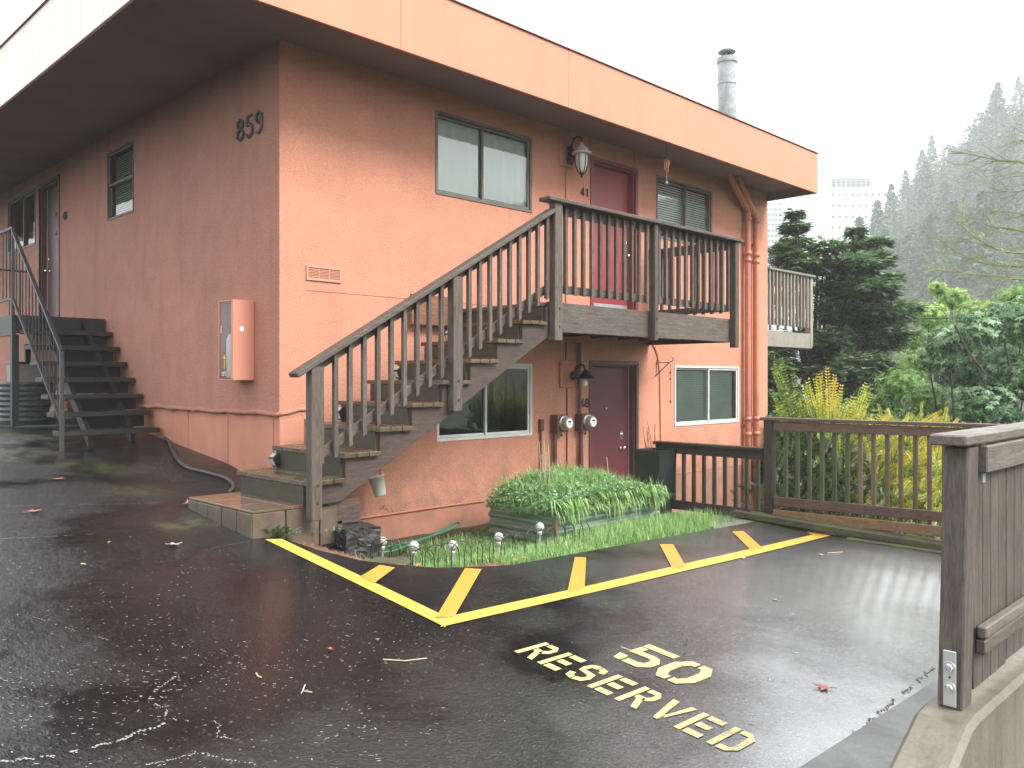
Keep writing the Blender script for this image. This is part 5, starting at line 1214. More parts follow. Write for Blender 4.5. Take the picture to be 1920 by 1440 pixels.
# green hose in the grass
pts = [Vector((x, y, -1.66 + dz)) for x, y, dz in ((4.95, 6.9, .0), (4.75, 6.7, .01), (4.9, 6.55, .0), (5.5, 6.75, .02), (6.1, 6.95, .04), (6.2, 7.1, .05), (5.6, 6.85, .0), (5.0, 6.75, .0))]
b = MB(); b.tube(cr(pts), .011, 7); o = b.build('garden_hose', M['hose_green'], smooth=True); tag(o, 'green garden hose lying in loops against the wall footing', 'hose')
# solar globe stakes
lbs = ['crackled glass globe light nearest the black rubble block', 'globe light second from the left at the lawn edge', 'globe light in the middle of the wire edging', 'globe light between the middle one and the planter corner', 'tallest globe light beside the corner stake of the raised bed']
for (px, py, D_), lb in zip(((717, 1015, 7.35), (776, 1024, 6.75), (849, 1023, 6.75), (935, 1007, 7.3), (1012, 988, 7.7)), lbs):
    c = atD(px, py, D_); gz = garden_z(c.x, c.y)
    L = thing('globe_light', lb, 'garden light', (c.x, c.y, gz), 'crackled globe lights in the garden bed')
    b = MB(); b.lathe([(.042 * math.sin(a), -.042 * math.cos(a)) for a in lin(0.0001, math.pi - .0001, 12)], c, 16); b.build('globe', M['globe'], L, smooth=True)
    b = MB(); b.lathe([(.02, -.038), (.024, -.05), (.022, -.07), (.008, -.075)], c, 12); b.tube([(c.x, c.y, gz - .02), (c.x, c.y, c.z - .06)], .009, 8); b.build('stake', M['silver_gauge'], L)
# wire hoop edging
WE = thing('wire_edging', 'low black wire hoop edging between the globe lights', 'edging', (5, 5, -1.55))
path = [(3.95, 5.45), (4.15, 5.2), (4.5, 5.0), (5.0, 4.98), (5.6, 5.05), (6.1, 5.1)]
P_ = cr([Vector((a, c, 0)) for a, c in path], 4); acc = []
for a, c in zip(P_, P_[1:]):
    m_ = (a + c) / 2; d = (c - a).normalized() * .085; z = garden_z(m_.x, m_.y); b = MB()
    b.tube([m_ + d * math.cos(t_) * -1 + Vector((0, 0, z + (.13 + .09 * math.sin(t_) if 0 < t_ < math.pi else .0))) if True else 0 for t_ in [-.0001] + lin(0.001, math.pi - .001, 8) + [math.pi + .0001]], .0035, 5)
    b.build('hoop', M['black_metal'], WE)
# black tapered planter with bare twigs
TP = thing('tall_planter', 'tall black tapered square planter with dry twigs at the end of the guard rail', 'planter', (8.36, 5.93, -1.75))
c = (8.36, 5.93); h0, h1 = .13, .185
b = MB(); z0, z1 = -1.75, -.845
b.add([(c[0]+i*h, c[1]+j*h, z) for h, z in ((h0, z0), (h1, z1)) for i, j in ((-1,-1),(1,-1),(1,1),(-1,1))] + [(c[0]+i*(h1-.02), c[1]+j*(h1-.02), z1) for i, j in ((-1,-1),(1,-1),(1,1),(-1,1))] + [(c[0]+i*(h1-.03), c[1]+j*(h1-.03), z1-.1) for i, j in ((-1,-1),(1,-1),(1,1),(-1,1))],
      [(0,1,5,4),(1,2,6,5),(2,3,7,6),(3,0,4,7),(4,5,9,8),(5,6,10,9),(6,7,11,10),(7,4,8,11),(8,9,13,12),(9,10,14,13),(10,11,15,14),(11,8,12,15)])
b.build('pot', plain('planter_black', (.02, .024, .024), .28, .5, 5), TP)
b = MB(); b.box(c[0]-.15, c[0]+.15, c[1]-.15, c[1]+.15, z1-.12, z1-.09); b.build('earth', M['soil'], TP)
for i in range(9):
    b = MB(); p = Vector((c[0] - .1 + rg.uniform(-.05, .05), c[1] + rg.uniform(-.06, .06), z1 - .1)); q = p + Vector((rg.uniform(-.15, .05), rg.uniform(-.1, .1), rg.uniform(.25, .5)))
    b.tube([p, p.lerp(q, .5) + Vector((rg.uniform(-.03, .03), 0, 0)), q], [.004, .003, .0015], 4); b.build('twig', M['conduit'], TP)
# ================================================================== FALLEN LEAVES, TWIGS, SPECKS
def maple(name, px, py, size, m, rot, label, curl=.25):
    c = onG(px, py, .006); b = MB(); lobes = [(0, 1.0), (.9, .82), (1.75, .55), (-.9, .82), (-1.75, .55)]; vs = [(0, 0, .004)]; ang = []
    for a, r_ in sorted(lobes): ang += [(a - .42, .38), (a - .18, r_ * .68), (a, r_), (a + .18, r_ * .68)]
    ang += [(2.3, .25), (3.1, .12), (-2.3 + 6.283, .25)]
    for a, r_ in ang:
        aa = a + rot; x = math.cos(aa) * r_ * size; y = math.sin(aa) * r_ * size; vs.append((x, y, .004 + curl * size * r_ * r_ * (.5 + .5 * math.sin(a * 2.3 + px))))
    n = len(ang); b.add([(c.x + p[0], c.y + p[1], c.z + p[2]) for p in vs], [(0, i + 1, (i + 1) % n + 1) for i in range(n)])
    b.tube([c, c + Vector((math.cos(rot + 3.14), math.sin(rot + 3.14), .08)) * size * .8], .0018, 4)
    o = b.build(name, M[m]); tag(o, label, 'leaf'); return o
maple('fallen_leaf', 60, 959, .095, 'leaf_orange', .4, 'orange maple leaf flat on wet asphalt at the left edge', .12)
maple('fallen_leaf', 112, 898, .09, 'leaf_orange', 1.9, 'orange brown leaf farther up the slope below the metal stairs', .1)
maple('fallen_leaf', 327, 1021, .085, 'leaf_pale', 3.4, 'pale upturned leaf near the tiled platform', .35)
maple('fallen_leaf', 1548, 1290, .075, 'leaf_red', 2.2, 'dark red curled leaf near the concrete wall', .35)
maple('fallen_leaf', 351, 944, .06, 'leaf_orange', .2, 'curled orange leaf leaning on the side of the tiled platform', .8)
maple('fallen_leaf', 783, 1060, .05, 'leaf_orange', 1.0, 'orange leaf under the second globe light', .4)
maple('fallen_leaf', 610, 990, .06, 'leaf_orange', 2.0, 'tan leaf in the dark gap behind the stair post', .5)
maple('fallen_leaf', 965, 1050, .05, 'leaf_orange', .6, 'brown leaf at the lawn edge in front of the tallest globe light', .3)
maple('fallen_leaf', 985, 1046, .045, 'leaf_orange', 2.6, 'smaller brown leaf beside another at the lawn edge', .3)
maple('fallen_leaf', 1395, 1047, .03, 'leaf_pale', .5, 'small whitish leaf by the fourth hatch mark', .4)
maple('fallen_leaf', 1455, 1125, .035, 'leaf_orange', 1.4, 'small tan leaf between the yellow line and the number', .1)
maple('fallen_leaf', 204, 1017, .02, 'leaf_yellow', 1, 'tiny yellow leaf near the asphalt seam on the left', .2)
maple('fallen_leaf', 157, 1058, .03, 'leaf_yellow', 2, 'small yellow leaf on the dark asphalt left of the pale upturned leaf', .1)
maple('fallen_leaf', 708, 1200, .022, 'leaf_orange', 1, 'tiny tan leaf below the yellow corner', .3)
maple('fallen_leaf', 620, 1217, .022, 'leaf_orange', 2, 'tiny tan leaf left of the tan one below the yellow corner', .3)
maple('fallen_leaf', 1540, 1040, .03, 'leaf_pale', 2, 'pale flake in front of the fence near the line end', .2)
def twig(pts, r_, label, m='straw'):
    b = MB(); b.tube([onG(*p, .005) for p in pts], r_, 5); o = b.build('fallen_twig', M[m]); tag(o, label, 'twig')
twig([(718, 1236), (760, 1239), (800, 1234)], .0035, 'pale thin twig left of the stencilled words')
twig([(565, 1300), (572, 1284), (568, 1295), (585, 1298)], .003, 'small forked pale twig in the lower middle of the asphalt')
twig([(1552, 1037), (1580, 1035)], .005, 'short pale stick on asphalt near the fence')
twig([(480, 1262), (484, 1268), (490, 1270)], .004, 'tiny curled straw piece left of the forked twig')
twig([(1165, 1213), (1195, 1224)], .003, 'reddish straw crossing the top of the digit five')
b = MB(); rr = random.Random(5)
for i in range(3000):
    px = rr.uniform(-60, 1500) if i > 1200 else rr.uniform(0, 900); py = 930 + 560 * rr.random() ** .8
    if px > 900 and rr.random() < .6: continue
    c = onG(px, py, .003)
    if c.x > 3.4 and c.y > 4.7 or c.y > 10: continue
    if mnoise.noise(Vector((c.x * 1.4, c.y * 1.4, 4))) + .3 < rr.random() * .7: continue
    a = rr.uniform(-.5, .5) - .785 + (rr.uniform(-1.5, 1.5) if rr.random() < .3 else 0); l = rr.uniform(.002, .011) * rr.random() ** .4; w = rr.uniform(.0008, .0022); d = Vector((math.cos(a), math.sin(a), 0)); s_ = Vector((-d.y, d.x, 0))
    b.add([c - d*l - s_*w, c + d*l - s_*w, c + d*l + s_*w, c - d*l + s_*w], [(0,1,2,3)])
o = b.build('fallen_petals', M['debris'], kind='stuff'); o['label'] = 'tiny pale specks scattered on the dark wet asphalt'

# ================================================================== VEGETATION BEYOND
def rv(r_):
    while True:
        v = Vector((r_.uniform(-1, 1), r_.uniform(-1, 1), r_.uniform(-1, 1)))
        if .01 < v.length < 1: return v.normalized()
# --- golden shrub behind the picket fence: upright shoots with paired leaves
def shoot(b, bs, p0, d0, L_, r_, t0, ll=.034, bend=.15, step=.018):
    n = max(5, int(L_ / step)); p = Vector(p0); d = Vector(d0).normalized(); pts = [p.copy()]; side = d.cross(Vector((1, 1, 0)))
    side = side.normalized() if side.length > .1 else Vector((1, -1, 0)).normalized(); side = Matrix.Rotation(r_.uniform(-.9, .9), 3, d) @ side; bend_v = Vector((r_.uniform(-1, 1), r_.uniform(-1, 1), -.2)) * bend * step
    for i in range(n):
        d = (d + bend_v).normalized(); p = p + d * step
        if i % 5 == 4: pts.append(p.copy())
        f = i / n; side = Matrix.Rotation(r_.uniform(-.12, .12), 3, d) @ side; side = (side - d * side.dot(d)).normalized()
        if i < 1: continue
        for sg in (-1, 1):
            ld = (side * sg + d * .45 + Vector((0, 0, .15))).normalized(); l = ll * (1.1 - .6 * f) * r_.uniform(.8, 1.2)
            leaf(b, p, ld, side.cross(d) + rv(r_) * .35, l, l * .52, min(1, max(0, t0 + .35 * (f - .6) + r_.gauss(0, .08))), .12)
    if len(pts) > 1: bs.tube(pts, [.005 * (1 - .8 * i / len(pts)) for i in range(len(pts))], 4, False)
r_ = random.Random(11)
SH = thing('golden_shrub', 'yellow green privet shrub with upright leafy shoots behind the picket fence', 'shrub', (10.2, 4.3, -3.4))
b = MB(); bs = MB(); cx_, cy_ = 10.0, 4.35
def shrub_pt(px, py, D_): return atD(px, py, D_)
for i in range(1150):
    # body of the shrub seen through the pickets, between its base and z about -.55
    px = 1450 + 330 * r_.random(); D_ = r_.uniform(9.75, 11.6); py = r_.uniform(800, 990)
    p = atD(px, py, D_); f = (px - 1450) / 320
    if p.x < 8.95: p.x += 9.1 - p.x
    t_ = .10 + .55 * ss(.15, .9, f) + r_.gauss(0, .12) - (.1 if py > 900 else 0) - .12 * (D_ > 10.8)
    d = Vector((r_.uniform(-.6, .6) + .25 * f, r_.uniform(-.6, .6) - .25 * f, r_.uniform(.2, 1)))
    shoot(b, bs, p, d, r_.uniform(.12, .35), r_, t_ + .08, .045)
tips = [(1464, 668, .35), (1480, 740, .42), (1450, 735, .4), (1525, 705, .55), (1552, 690, .85), (1545, 712, .85), (1575, 735, .72), (1500, 748, .45), (1617, 716, .62), (1628, 736, .62), (1590, 750, .6), (1515, 725, .5), (1535, 740, .6), (1560, 755, .7), (1600, 765, .6), (1622, 762, .8), (1645, 775, .8), (1665, 776, .85), (1455, 768, .4), (1492, 770, .45), (1508, 770, .5), (1530, 770, .55), (1550, 770, .65), (1572, 772, .65), (1610, 780, .6), (1470, 775, .4), (1565, 712, .78), (1538, 700, .6)]
for k in range(6):
    for (px, py, t_) in tips:
        D_ = r_.uniform(9.9, 10.9); tip = atD(px + r_.uniform(-13, 13) * k, py + 13 * k * r_.random() + 3 * k, D_); base = atD(1548 + (px - 1548) * .35 + r_.uniform(-14, 14), 860, D_ + .05)
        L_ = (tip - base).length; shoot(b, bs, base.lerp(tip, .15), tip - base, L_ * .85, r_, t_ - .02, .066, .16, .036)
for (px, py, t_) in ((1728, 838, .8), (1768, 838, .85), (1710, 850, .75), (1745, 868, .7), (1760, 905, .6), (1740, 940, .6), (1690, 820, .75), (1660, 815, .7), (1640, 812, .65)):
    for k in range(3):
        tip = atD(px + r_.uniform(-8, 8), py + r_.uniform(-6, 12), 10.1); base = atD(1620, 920, 10.3); L_ = (tip - base).length; shoot(b, bs, base.lerp(tip, .3), tip - base, L_ * .7, r_, t_ + .1, .058, .05, .021)
# darker inner mass lower down so nothing shows below
for i in range(420):
    p = Vector((cx_ + r_.gauss(.35, .55), cy_ - .1 + r_.gauss(0, .75), r_.uniform(-3.4, -1.5)))
    if p.x < 9.0: continue
    shoot(b, bs, p, rv(r_) + Vector((0, 0, .5)), .3, r_, r_.uniform(.05, .35), .045)
bs.tube([(cx_, cy_, -3.7), (cx_ + .05, cy_, -2.5), (cx_, cy_ + .1, -1.4)], [.05, .03, .01], 6)
b.build('foliage', M['privet'], SH, tint=True, kind='stuff'); bs.build('stems', M['stem'], SH, kind='stuff')

# --- spray-leaved evergreen (dark) by the balcony
def spray(b, p, d, L_, w, r_, t_, n=11, lift=.0):
    """flat fan of scale foliage: short overlapping leaflets along a drooping rib"""
    d = d.normalized(); s_ = d.cross(Vector((0, 0, 1)));  s_ = s_.normalized() if s_.length > .05 else Vector((1, 0, 0)); up = s_.cross(d)
    for i in range(n):
        f = (i + .5) / n; q = p + d * L_ * f - Vector((0, 0, 1)) * L_ * .25 * f * f
        ww = w * (1 - f) ** .6 * (.6 + .4 * math.sin(f * 9 + t_ * 20))
        for sg in (-1, 1):
            ld = (s_ * sg * .9 + d * .7 - up * .15).normalized(); l = ww * r_.uniform(.7, 1.2); tt = min(1, max(0, t_ + .3 * f + r_.gauss(0, .08)))
            e = ld.cross(up) * l * .22
            b.add([q, q + ld * l * .5 + e, q + ld * l - up * l * .15, q + ld * l * .5 - e], [(0,1,2,3)], tt)
def dark_tree(name, label, base, H, lobes, seed, mat='cypress', cat='tree'):
    r_ = random.Random(seed); base = Vector(base); L = thing(name, label, cat, tuple(base)); b = MB(); bt = MB()
    for (c, rad, dens) in lobes:
        c = Vector(c); 
        for i in range(int(dens * 1.25)):
            v = rv(r_); k = r_.uniform(.35, 1.0) ; p = c + Vector((v.x * rad[0], v.y * rad[0], v.z * rad[1] * .82)) * k
            d = Vector((v.x, v.y, r_.uniform(-.2, .35))) + rv(r_) * .35
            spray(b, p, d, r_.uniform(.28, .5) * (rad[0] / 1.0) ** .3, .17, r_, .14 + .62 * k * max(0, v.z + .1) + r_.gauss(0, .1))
        tp = base + Vector((0, 0, max(1.0, (c.z - base.z) * .6))); bt.tube([tp, tp.lerp(c, .5) + Vector((0, 0, .15)), c], [.05, .035, .012], 5)
    bt.tube([base, base + Vector((.05, 0, H * .4)), base + Vector((-.03, .05, H * .75)), base + Vector((0, 0, H))], [.16, .12, .07, .02], 8)
    b.build('crown', M[mat], L, tint=True, kind='stuff'); bt.build('trunk', M['bark'], L)
    return L
Dd = 19.5
def lob(px, py, rp, rz, n, D_=Dd): return (tuple(atD(px, py, D_ + r_.uniform(-.6, .6))), (rp / 1580 * D_, rz / 1580 * D_), n)
bpt = atD(1532, 710, Dd)
lobs = [lob(1490, 402, 9, 14, 50), lob(1489, 428, 20, 16, 110), lob(1492, 455, 24, 18, 140), lob(1480, 485, 34, 16, 190), lob(1465, 470, 20, 12, 80), lob(1510, 500, 35, 26, 260), lob(1470, 520, 30, 20, 150), lob(1545, 465, 26, 14, 120),
        lob(1560, 495, 40, 24, 260), lob(1605, 435, 12, 12, 60), lob(1600, 462, 24, 20, 150), lob(1608, 500, 36, 28, 280), lob(1648, 455, 15, 9, 60), lob(1640, 488, 28, 18, 150), lob(1575, 540, 50, 34, 420), lob(1630, 545, 50, 28, 380),
        lob(1668, 520, 22, 10, 70), lob(1650, 590, 55, 30, 420), lob(1690, 575, 34, 14, 130), lob(1600, 600, 55, 36, 480), lob(1560, 640, 40, 30, 260), lob(1640, 640, 50, 28, 360), lob(1680, 625, 28, 14, 100), lob(1610, 680, 55, 24, 300), lob(1650, 690, 34, 14, 120),
        lob(1560, 580, 30, 30, 200), lob(1470, 560, 30, 20, 120), lob(1500, 690, 60, 30, 330), lob(1480, 740, 55, 30, 300), lob(1560, 740, 50, 24, 200), lob(1500, 640, 50, 34, 260), lob(1455, 665, 30, 20, 180), lob(1580, 700, 60, 26, 300), lob(1630, 720, 60, 26, 260)]
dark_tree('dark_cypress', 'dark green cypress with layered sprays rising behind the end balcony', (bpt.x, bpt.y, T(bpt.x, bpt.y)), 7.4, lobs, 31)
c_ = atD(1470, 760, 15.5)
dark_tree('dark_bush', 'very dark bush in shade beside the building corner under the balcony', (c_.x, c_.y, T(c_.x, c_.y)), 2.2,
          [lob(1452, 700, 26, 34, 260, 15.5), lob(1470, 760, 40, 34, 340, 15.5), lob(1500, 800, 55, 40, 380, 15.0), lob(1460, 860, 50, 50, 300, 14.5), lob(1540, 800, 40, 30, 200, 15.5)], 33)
# --- broadleaf evergreens in whorls (right)
def leafy(name, label, base, lobes, seed, mat, ll, wr=.36, whorl=6, droop=.35, cat='shrub', tmean=.45, branch='bark'):
    r_ = random.Random(seed); base = Vector(base); L = thing(name, label, cat, tuple(base)); b = MB(); bt = MB()
    for (c, rad, dens) in lobes:
        c = Vector(c)
        for i in range(int(dens * 1.5)):
            v = rv(r_); k = r_.random() ** .5; p = c + Vector((v.x * rad[0], v.y * rad[0], v.z * rad[1])) * k
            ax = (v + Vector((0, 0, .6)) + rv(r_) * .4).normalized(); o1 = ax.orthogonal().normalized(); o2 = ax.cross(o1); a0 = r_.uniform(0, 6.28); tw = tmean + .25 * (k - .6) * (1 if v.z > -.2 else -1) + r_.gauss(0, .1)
            for j in range(whorl):
                a = a0 + j * 6.283 / whorl + r_.uniform(-.2, .2); rad_ = o1 * math.cos(a) + o2 * math.sin(a)
                d = rad_ + ax * r_.uniform(.0, .5) - Vector((0, 0, droop)); l = ll * r_.uniform(.7, 1.2)
                leaf(b, p, d, ax, l, l * wr, min(1, max(0, tw + r_.gauss(0, .09))), .12)
        if r_.random() < .8:
            m_ = base.lerp(c, .5) + Vector((r_.uniform(-.2, .2), r_.uniform(-.2, .2), -.1)); bt.tube([base, m_, c], [.05, .03, .01], 5)
    b.build('foliage', M[mat], L, tint=True, kind='stuff'); bt.build('branches', M[branch], L, kind='stuff'); return L
def bs_(px, py, D_): p = atD(px, py, D_); return (p.x, p.y, T(p.x, p.y))
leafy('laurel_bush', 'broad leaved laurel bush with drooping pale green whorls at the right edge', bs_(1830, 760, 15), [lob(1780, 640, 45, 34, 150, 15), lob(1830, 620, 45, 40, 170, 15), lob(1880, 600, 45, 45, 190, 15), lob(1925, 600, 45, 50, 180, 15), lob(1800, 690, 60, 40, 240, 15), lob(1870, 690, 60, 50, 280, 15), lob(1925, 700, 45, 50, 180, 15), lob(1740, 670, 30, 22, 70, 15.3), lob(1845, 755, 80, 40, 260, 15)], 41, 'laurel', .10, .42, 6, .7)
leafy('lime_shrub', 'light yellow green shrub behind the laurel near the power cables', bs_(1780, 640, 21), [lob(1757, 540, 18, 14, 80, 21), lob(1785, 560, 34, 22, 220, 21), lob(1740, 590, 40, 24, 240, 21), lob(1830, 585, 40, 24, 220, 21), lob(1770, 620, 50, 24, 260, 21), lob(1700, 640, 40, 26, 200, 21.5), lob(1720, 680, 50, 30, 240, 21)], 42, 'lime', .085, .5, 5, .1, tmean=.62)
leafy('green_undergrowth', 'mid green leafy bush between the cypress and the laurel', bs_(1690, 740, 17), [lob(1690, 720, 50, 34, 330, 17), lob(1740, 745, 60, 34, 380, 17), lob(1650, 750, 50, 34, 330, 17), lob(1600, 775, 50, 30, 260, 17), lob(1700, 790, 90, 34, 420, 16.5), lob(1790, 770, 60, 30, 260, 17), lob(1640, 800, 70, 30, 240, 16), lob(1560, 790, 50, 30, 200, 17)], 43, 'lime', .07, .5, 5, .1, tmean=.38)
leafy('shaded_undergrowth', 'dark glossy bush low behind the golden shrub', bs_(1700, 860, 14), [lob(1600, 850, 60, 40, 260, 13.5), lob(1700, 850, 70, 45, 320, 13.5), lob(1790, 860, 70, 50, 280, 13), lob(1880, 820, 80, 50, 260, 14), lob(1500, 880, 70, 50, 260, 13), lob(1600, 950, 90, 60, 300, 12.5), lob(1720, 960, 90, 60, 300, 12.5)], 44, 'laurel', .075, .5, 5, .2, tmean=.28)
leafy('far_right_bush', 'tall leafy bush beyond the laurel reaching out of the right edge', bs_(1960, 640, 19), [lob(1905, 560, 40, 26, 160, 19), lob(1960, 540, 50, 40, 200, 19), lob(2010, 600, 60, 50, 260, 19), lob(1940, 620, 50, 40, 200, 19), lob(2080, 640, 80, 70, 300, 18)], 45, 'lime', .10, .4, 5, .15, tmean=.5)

# --- hazy conifers on the hillside: a few shapes, each tree its own copy
def conifer_mesh(seed, H, R0, dens, prof=0):
    r_ = random.Random(seed); b = MB(); bt = MB(); bt.tube([(0, 0, -1), (0, 0, H * .5), (0, 0, H)], [.35, .2, .03], 6)
    n = int(H * dens * 3.4); sk = Vector((r_.uniform(-.3, .3), r_.uniform(-.3, .3), 0))
    for i in range(n):
        f = r_.random() ** .8; z = H * (.04 + .96 * f)
        rr_ = R0 * {0: 1.75 * (1 - f) ** .95, 1: 1.5 * max(0, 1 - f ** 2.2) ** .75, 2: 1.35 * (1 - f) ** .7}[prof] * r_.uniform(.55, 1.15) + .12
        a = r_.uniform(0, 6.283); lobe = 1 + .22 * math.sin(a * 3 + seed) + .15 * math.sin(z * 1.3 + a * 2); rr_ *= lobe; d = Vector((math.cos(a), math.sin(a), 0))
        tone = r_.gauss(.4, .16); k = max(2, int(rr_ * 1.5))
        for q in range(k):
            g = .35 + .65 * (q + r_.random()) / k; p = Vector((0, 0, z)) + sk * f + d * rr_ * g + Vector((0, 0, (-.22 * g * g + .08 * g) * rr_)); w = r_.uniform(.28, .62) * (1.15 - .5 * f)
            u = (rv(r_) + d * .8 + Vector((0, 0, -.25))).normalized(); v = u.cross(rv(r_)).normalized()
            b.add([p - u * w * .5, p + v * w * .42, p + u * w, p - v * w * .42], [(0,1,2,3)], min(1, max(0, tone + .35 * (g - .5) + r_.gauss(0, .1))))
    return b, bt
CON = []
for k, (H, R0, dn, pf) in enumerate(((18, 2.7, 9, 0), (15, 3.2, 10, 1), (20, 2.5, 8, 0), (12, 2.0, 9, 2))):
    b, bt = conifer_mesh(60 + k, H, R0, dn * 4.6 if False else dn * 1.6, pf)
    L = thing('conifer', 'x', 'tree', (0, 0, 0), 'conifers on the misty hillside'); b.build('crown', M['fir'], L, tint=True); bt.build('trunk', M['bark'], L); CON.append((L, H))
# the skyline trees, each with its own look and place
SKY = [(1645, 378, 290, 3, 'small faint conifer lowest on the skyline right of the office tower'), (1628, 392, 300, 3, 'faint narrow conifer just beside the office tower'), (1662, 385, 270, 3, 'pointed conifer left of the taller skyline trees'),
       (1700, 345, 290, 1, 'first tall conifer on the skyline right of the tower'), (1737, 335, 285, 0, 'pointed skyline conifer left of the rounded pair'), (1768, 345, 280, 1, 'rounded skyline conifer in the middle of the slope'),
       (1783, 338, 295, 0, 'skyline conifer close behind the rounded one'), (1802, 320, 290, 2, 'slim skyline conifer left of the tallest group'), (1822, 284, 285, 0, 'tall bushy conifer at the shoulder of the skyline'), (1846, 296, 295, 2, 'skyline conifer in the dip between two tall ones'),
       (1868, 276, 285, 0, 'tall conifer second from the right edge of the skyline'), (1888, 272, 300, 1, 'skyline conifer squeezed before the tallest one'), (1905, 258, 290, 2, 'tallest conifer at the right edge of the skyline'), (1940, 250, 285, 0, 'high conifer just at the picture edge')]
used = set()
def put_con(loc, kind, sxy, sz_, label, rs):
    src, H = CON[kind]
    if kind not in used:
        used.add(kind); src.location = loc; src.scale = (sxy, sxy, sz_); src['label'] = label; src.rotation_euler = (0, 0, rs.uniform(0, 6)); return src
    return dup(src, loc, label, rs.uniform(0, 6), (sxy, sxy, sz_))
rs = random.Random(9)
for px, top, D_, kind, label in SKY:
    p = atD(px, 710, D_); gz = T(p.x, p.y); H = CON[kind][1]; s_ = max(.8, min(2.4, ((710 - top) / 1580 * D_ - gz) / H)); s2 = min(s_, 1.5) * rs.uniform(1.1, 1.35)
    put_con((p.x, p.y, gz), kind, s2, s_, label, rs)
ORD = 'first second third fourth fifth sixth seventh eighth ninth tenth eleventh twelfth thirteenth fourteenth fifteenth'.split()
BANDS = [(262, 1665, 15, 'in the misty row just below the skyline trees'), (232, 1650, 15, 'in the second misty row down the hillside'), (203, 1640, 15, 'in the row across the middle of the wooded slope'),
         (176, 1630, 14, 'in the greener row below the middle of the slope'), (150, 1620, 13, 'in the low row on the slope above the bushes'), (128, 1600, 12, 'in the nearest row at the foot of the slope')]
for D0, x0, n_, label in BANDS:
    for i in range(n_):
        f = (i + rs.uniform(.15, .85)) / n_; px = x0 + (1990 - x0) * f; D_ = D0 + rs.uniform(-11, 11); p = atD(px, 710, D_); s_ = rs.uniform(1.0, 1.5)
        put_con((p.x, p.y, T(p.x, p.y)), rs.choice((0, 1, 2, 3, 1)), s_ * rs.uniform(1.3, 1.7), s_ * 1.15, f'{ORD[i]} conifer from the left {label}', rs)
# the wood goes on to the right, outside the frame
for i in range(30):
    a = rs.uniform(.68, 3.2); p = Vector(((1 + a) / S2, (1 - a) / S2, 0)).normalized() * rs.uniform(45, 150)
    s_ = rs.uniform(.9, 1.3); put_con((p.x, p.y, T(p.x, p.y)), rs.choice((0, 1, 2)), s_ * 1.2, s_, 'conifer of the wood that goes on beyond the right edge', rs)

# --- bare trees
def bare(name, label, base, h, seed, mat, spread=.5, depth=5, lean=(0, 0), r0=.12, n=3):
    r_ = random.Random(seed); L = thing(name, label, 'tree', tuple(base)); bt = MB(); bb = MB()
    def grow(p, d, l, rad, k):
        pts = [p]; q = Vector(p); dd = Vector(d)
        for i in range(4): dd = (dd + rv(r_) * .16 + Vector((0, 0, .03))).normalized(); q = q + dd * l / 4; pts.append(q.copy())
        (bt if k == depth else bb).tube(pts, [rad * (1 - .11 * i) for i in range(5)], 5 if k > 2 else 3, False)
        if k > 0:
            for j in range(n if k > 1 else 3):
                s_ = pts[r_.randint(2, 4)] if j else pts[-1]; nd = (dd + rv(r_) * spread * 1.3).normalized(); grow(s_, nd, l * r_.uniform(.55, .8), rad * .55, k - 1)
    grow(Vector(base), Vector((lean[0], lean[1], 1)), h * .42, r0, depth)
    bt.build('trunk', M[mat], L); bb.build('branches', M[mat], L, kind='stuff'); return L
for (px, D_, h, sd, lb) in ((1690, 34, 9.6, 1, 'pale bare sapling left of centre in front of the misty slope'), (1725, 32, 10.2, 2, 'tallest pale bare sapling before the conifers'), (1668, 36, 9.2, 3, 'pale bare sapling right behind the cypress top'), (1760, 33, 9.0, 4, 'thin bare sapling above the light green shrub')):
    p = atD(px, 710, D_); bare('bare_sapling', lb, (p.x, p.y, T(p.x, p.y)), h, sd, 'bark_pale', .5, 5, r0=.07, n=3)['group'] = 'bare saplings before the slope'
# mossy bare tree standing off to the right with boughs reaching into view
MBT = thing('mossy_bare_tree', 'mossy bare tree reaching thin leafless boughs in from the right edge', 'tree', bs_(2050, 760, 20))
base = Vector(MBT.location); bt = MB(); bb = MB(); r_ = random.Random(77)
bt.tube([base, atD(2045, 600, 20), atD(2030, 400, 20), atD(2040, 200, 20)], [.22, .18, .13, .07], 8)
def bough(pts, rad, k, D0=20):
    P = [atD(px, py, D0 + dz) for px, py, dz in pts]; C_ = cr(P, 5); bb.tube(C_, [rad * (1 - .85 * i / len(C_)) for i in range(len(C_))], 5, False)
    for i in range(3, len(C_) - 1, 2):
        d = (C_[i+1] - C_[i]).normalized()
        for rep_ in range(2):
            q = C_[i]; dd = (d + rv(r_) * .7).normalized(); l = r_.uniform(.35, 1.0); tw = [q]
            for j in range(4): dd = (dd + rv(r_) * .2).normalized(); q = q + dd * l / 4; tw.append(q)
            bb.tube(tw, [rad * .3 * (1 - .2 * j) for j in range(5)], 3, False)
            if k: 
                for j in (2, 3): e = tw[j] + (dd + rv(r_) * .8).normalized() * l * .4; bb.tube([tw[j], e], rad * .14, 3, False)
bough([(2035, 380, 0), (1980, 335, 0), (1920, 305, 0), (1870, 300, .2), (1800, 285, .4)], .05, 1)
bough([(2032, 330, 0), (1960, 345, 0), (1900, 360, .3), (1850, 350, .5)], .035, 1)
bough([(2035, 520, 0), (1960, 480, 0), (1880, 470, .3), (1830, 445, .4), (1800, 420, .6)], .05, 1)
bough([(2040, 560, 0), (1960, 530, 0), (1880, 520, .3), (1800, 510, .4), (1745, 505, .6)], .05, 1)
bough([(2040, 450, 0), (1970, 420, 0), (1910, 400, .3), (1850, 395, .4)], .04, 1)
bough([(2045, 600, 0), (1980, 560, 0), (1900, 545, .3), (1820, 560, .4)], .035, 1)
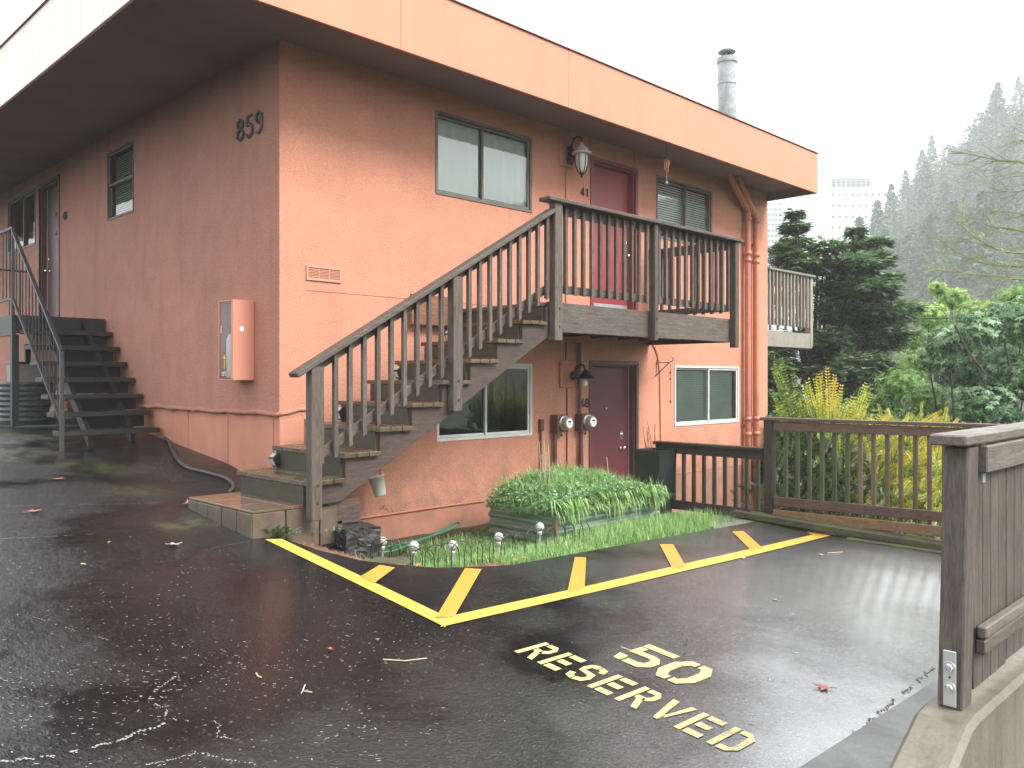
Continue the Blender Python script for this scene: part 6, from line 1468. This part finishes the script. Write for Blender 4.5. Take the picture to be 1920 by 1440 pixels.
bough([(2030, 300, 0), (1990, 250, 0), (1930, 262, .3), (1895, 265, .4)], .03, 1)
bough([(2040, 500, 0), (1975, 455, 0), (1905, 430, .3), (1860, 425, .5), (1815, 405, .6)], .04, 1)
bough([(2038, 400, 0), (1990, 380, 0), (1940, 330, .3), (1890, 325, .5)], .03, 1)
bough([(2042, 580, 0), (1985, 520, 0), (1915, 500, .3), (1850, 495, .5), (1790, 470, .7), (1755, 440, .8)], .045, 1)
bough([(2045, 640, 0), (1990, 590, 0), (1930, 570, .3), (1870, 575, .5)], .03, 1)
bt.build('trunk', M['bark_moss'], MBT); bb.build('boughs', M['bark_moss'], MBT, kind='stuff')
# power cables
for (y0, y1, x0, D0, D1, rad, lb) in ((579, 571, 1690, 22, 17, .012, 'highest black cable crossing before the light green shrub'), (664, 655, 1660, 24, 18, .018, 'upper of the two close black cables in front of the bushes'), (681, 667, 1660, 24, 18, .022, 'lower and thicker of the two close black cables')):
    a = atD(x0 - 160, y0 + (y0 - y1) * .6, D0 + 3); c = atD(2100, y1 - 6, D1 - 3); b = MB(); b.tube([a.lerp(c, f) - Vector((0, 0, .25 * 4 * f * (1 - f))) for f in lin(0, 1, 16)], rad, 6); o = b.build('power_cable', M['cable']); tag(o, lb, 'cable', 'overhead cables')
b = MB(); b.tube([atD(1790, 610, 14.2), atD(1815, 660, 14.1), atD(1848, 702, 14)], .02, 5); b.tube([atD(1860, 590, 14.6), atD(1880, 625, 14.5), atD(1895, 700, 14.4)], .018, 5)
o = b.build('dead_branch', M['bark']); tag(o, 'dark leaning dead branches sticking out among the laurel leaves', 'branch')

# ================================================================== TOWERS IN THE MIST
def tower(name, label, px0, px1, ytop, D_, cols, rows, wpx, hpx, xo, yo, dx, dy, louvre=None):
    a = atD(px0, ytop, D_); c = atD(px1, ytop, D_); L = thing(name, label, 'building', (a.x, a.y, -8)); ex = (c - a).normalized(); ey = Vector((-ex.y, ex.x, 0)); 
    if ey.dot(Vector((1, 1, 0))) < 0: ey = -ey
    k = D_ / 1580; Wd = (c - a).length; b = MB(); pts = [a, c, c + ey * 25, a + ey * 25]
    b.add([(p.x, p.y, -8) for p in pts] + [(p.x, p.y, a.z) for p in pts], [(0,1,5,4),(1,2,6,5),(2,3,7,6),(3,0,4,7),(4,5,6,7)]); b.build('walls', M['tower'], L)
    proto = None
    for j in range(rows):
        for i in range(cols):
            o = a + ex * (xo + i * dx) * k - Vector((0, 0, (yo + j * dy) * k)) - ey * .15
            if proto is None:
                b = MB(); w, h = wpx * k, hpx * k; q = [o, o + ex * w, o + ex * w - Vector((0, 0, h)), o - Vector((0, 0, h))]
                b.add([p for p in q] + [p + ey * .04 for p in q], [(3,2,1,0),(4,5,6,7),(0,1,5,4),(1,2,6,5),(2,3,7,6),(3,0,4,7)]); proto = b.build('window', M['tower_window'], L); P0 = Vector(WL[proto.name]); O0 = o.copy()
            else: copy_part(proto, L, P0 + (o - O0))
    if louvre:
        x0, x1, y0, y1, nn = louvre
        for i in range(nn):
            for r2 in range(3):
                u0 = x0 + (x1 - x0) * i / nn + .8; u1 = x0 + (x1 - x0) * (i + 1) / nn - .3; v0 = y0 + (y1 - y0) * r2 / 3 + .4; v1 = y0 + (y1 - y0) * (r2 + 1) / 3 - .2
                b = MB(); q = [a + ex * u * k - Vector((0, 0, v * k)) - ey * .15 for u, v in ((u0, v0), (u1, v0), (u1, v1), (u0, v1))]; b.add(q, [(3,2,1,0)]); b.build('louvre', M['tower_window'], L)
tower('office_tower', 'white office tower with small square windows fading into mist', 1556, 1668, 333, 265, 10, 7, 5, 5, 3, 29.5, 12.4, 20.6, (2, 76, 1, 17, 8))
tower('glass_tower', 'faint white tower with grid of tall windows behind the roof corner', 1500, 1532, 352, 300, 3, 10, 8, 10, 1, 12, 10.5, 15.5)
tower('pale_block', 'palest building in the mist right beside the wall corner', 1436, 1498, 372, 320, 9, 14, 5, 5, 3, 8, 6.8, 10)

# ================================================================== AIR: rain mist
mb = MB(); mb.box(-300, 1250, -750, 1250, -12, 112)
HZ = bpy.data.materials.new('mist'); HZ.use_nodes = True; nt = HZ.node_tree; nt.nodes.clear()
pv = nt.nodes.new('ShaderNodeVolumePrincipled'); pv.inputs['Color'].default_value = (.97, .985, 1, 1); pv.inputs['Density'].default_value = .0013; pv.inputs['Anisotropy'].default_value = 0
oo = nt.nodes.new('ShaderNodeOutputMaterial'); nt.links.new(pv.outputs[0], oo.inputs['Volume'])
hz = mb.build('haze', HZ); hz['kind'] = 'stuff'; hz['label'] = 'thin pale rain mist'
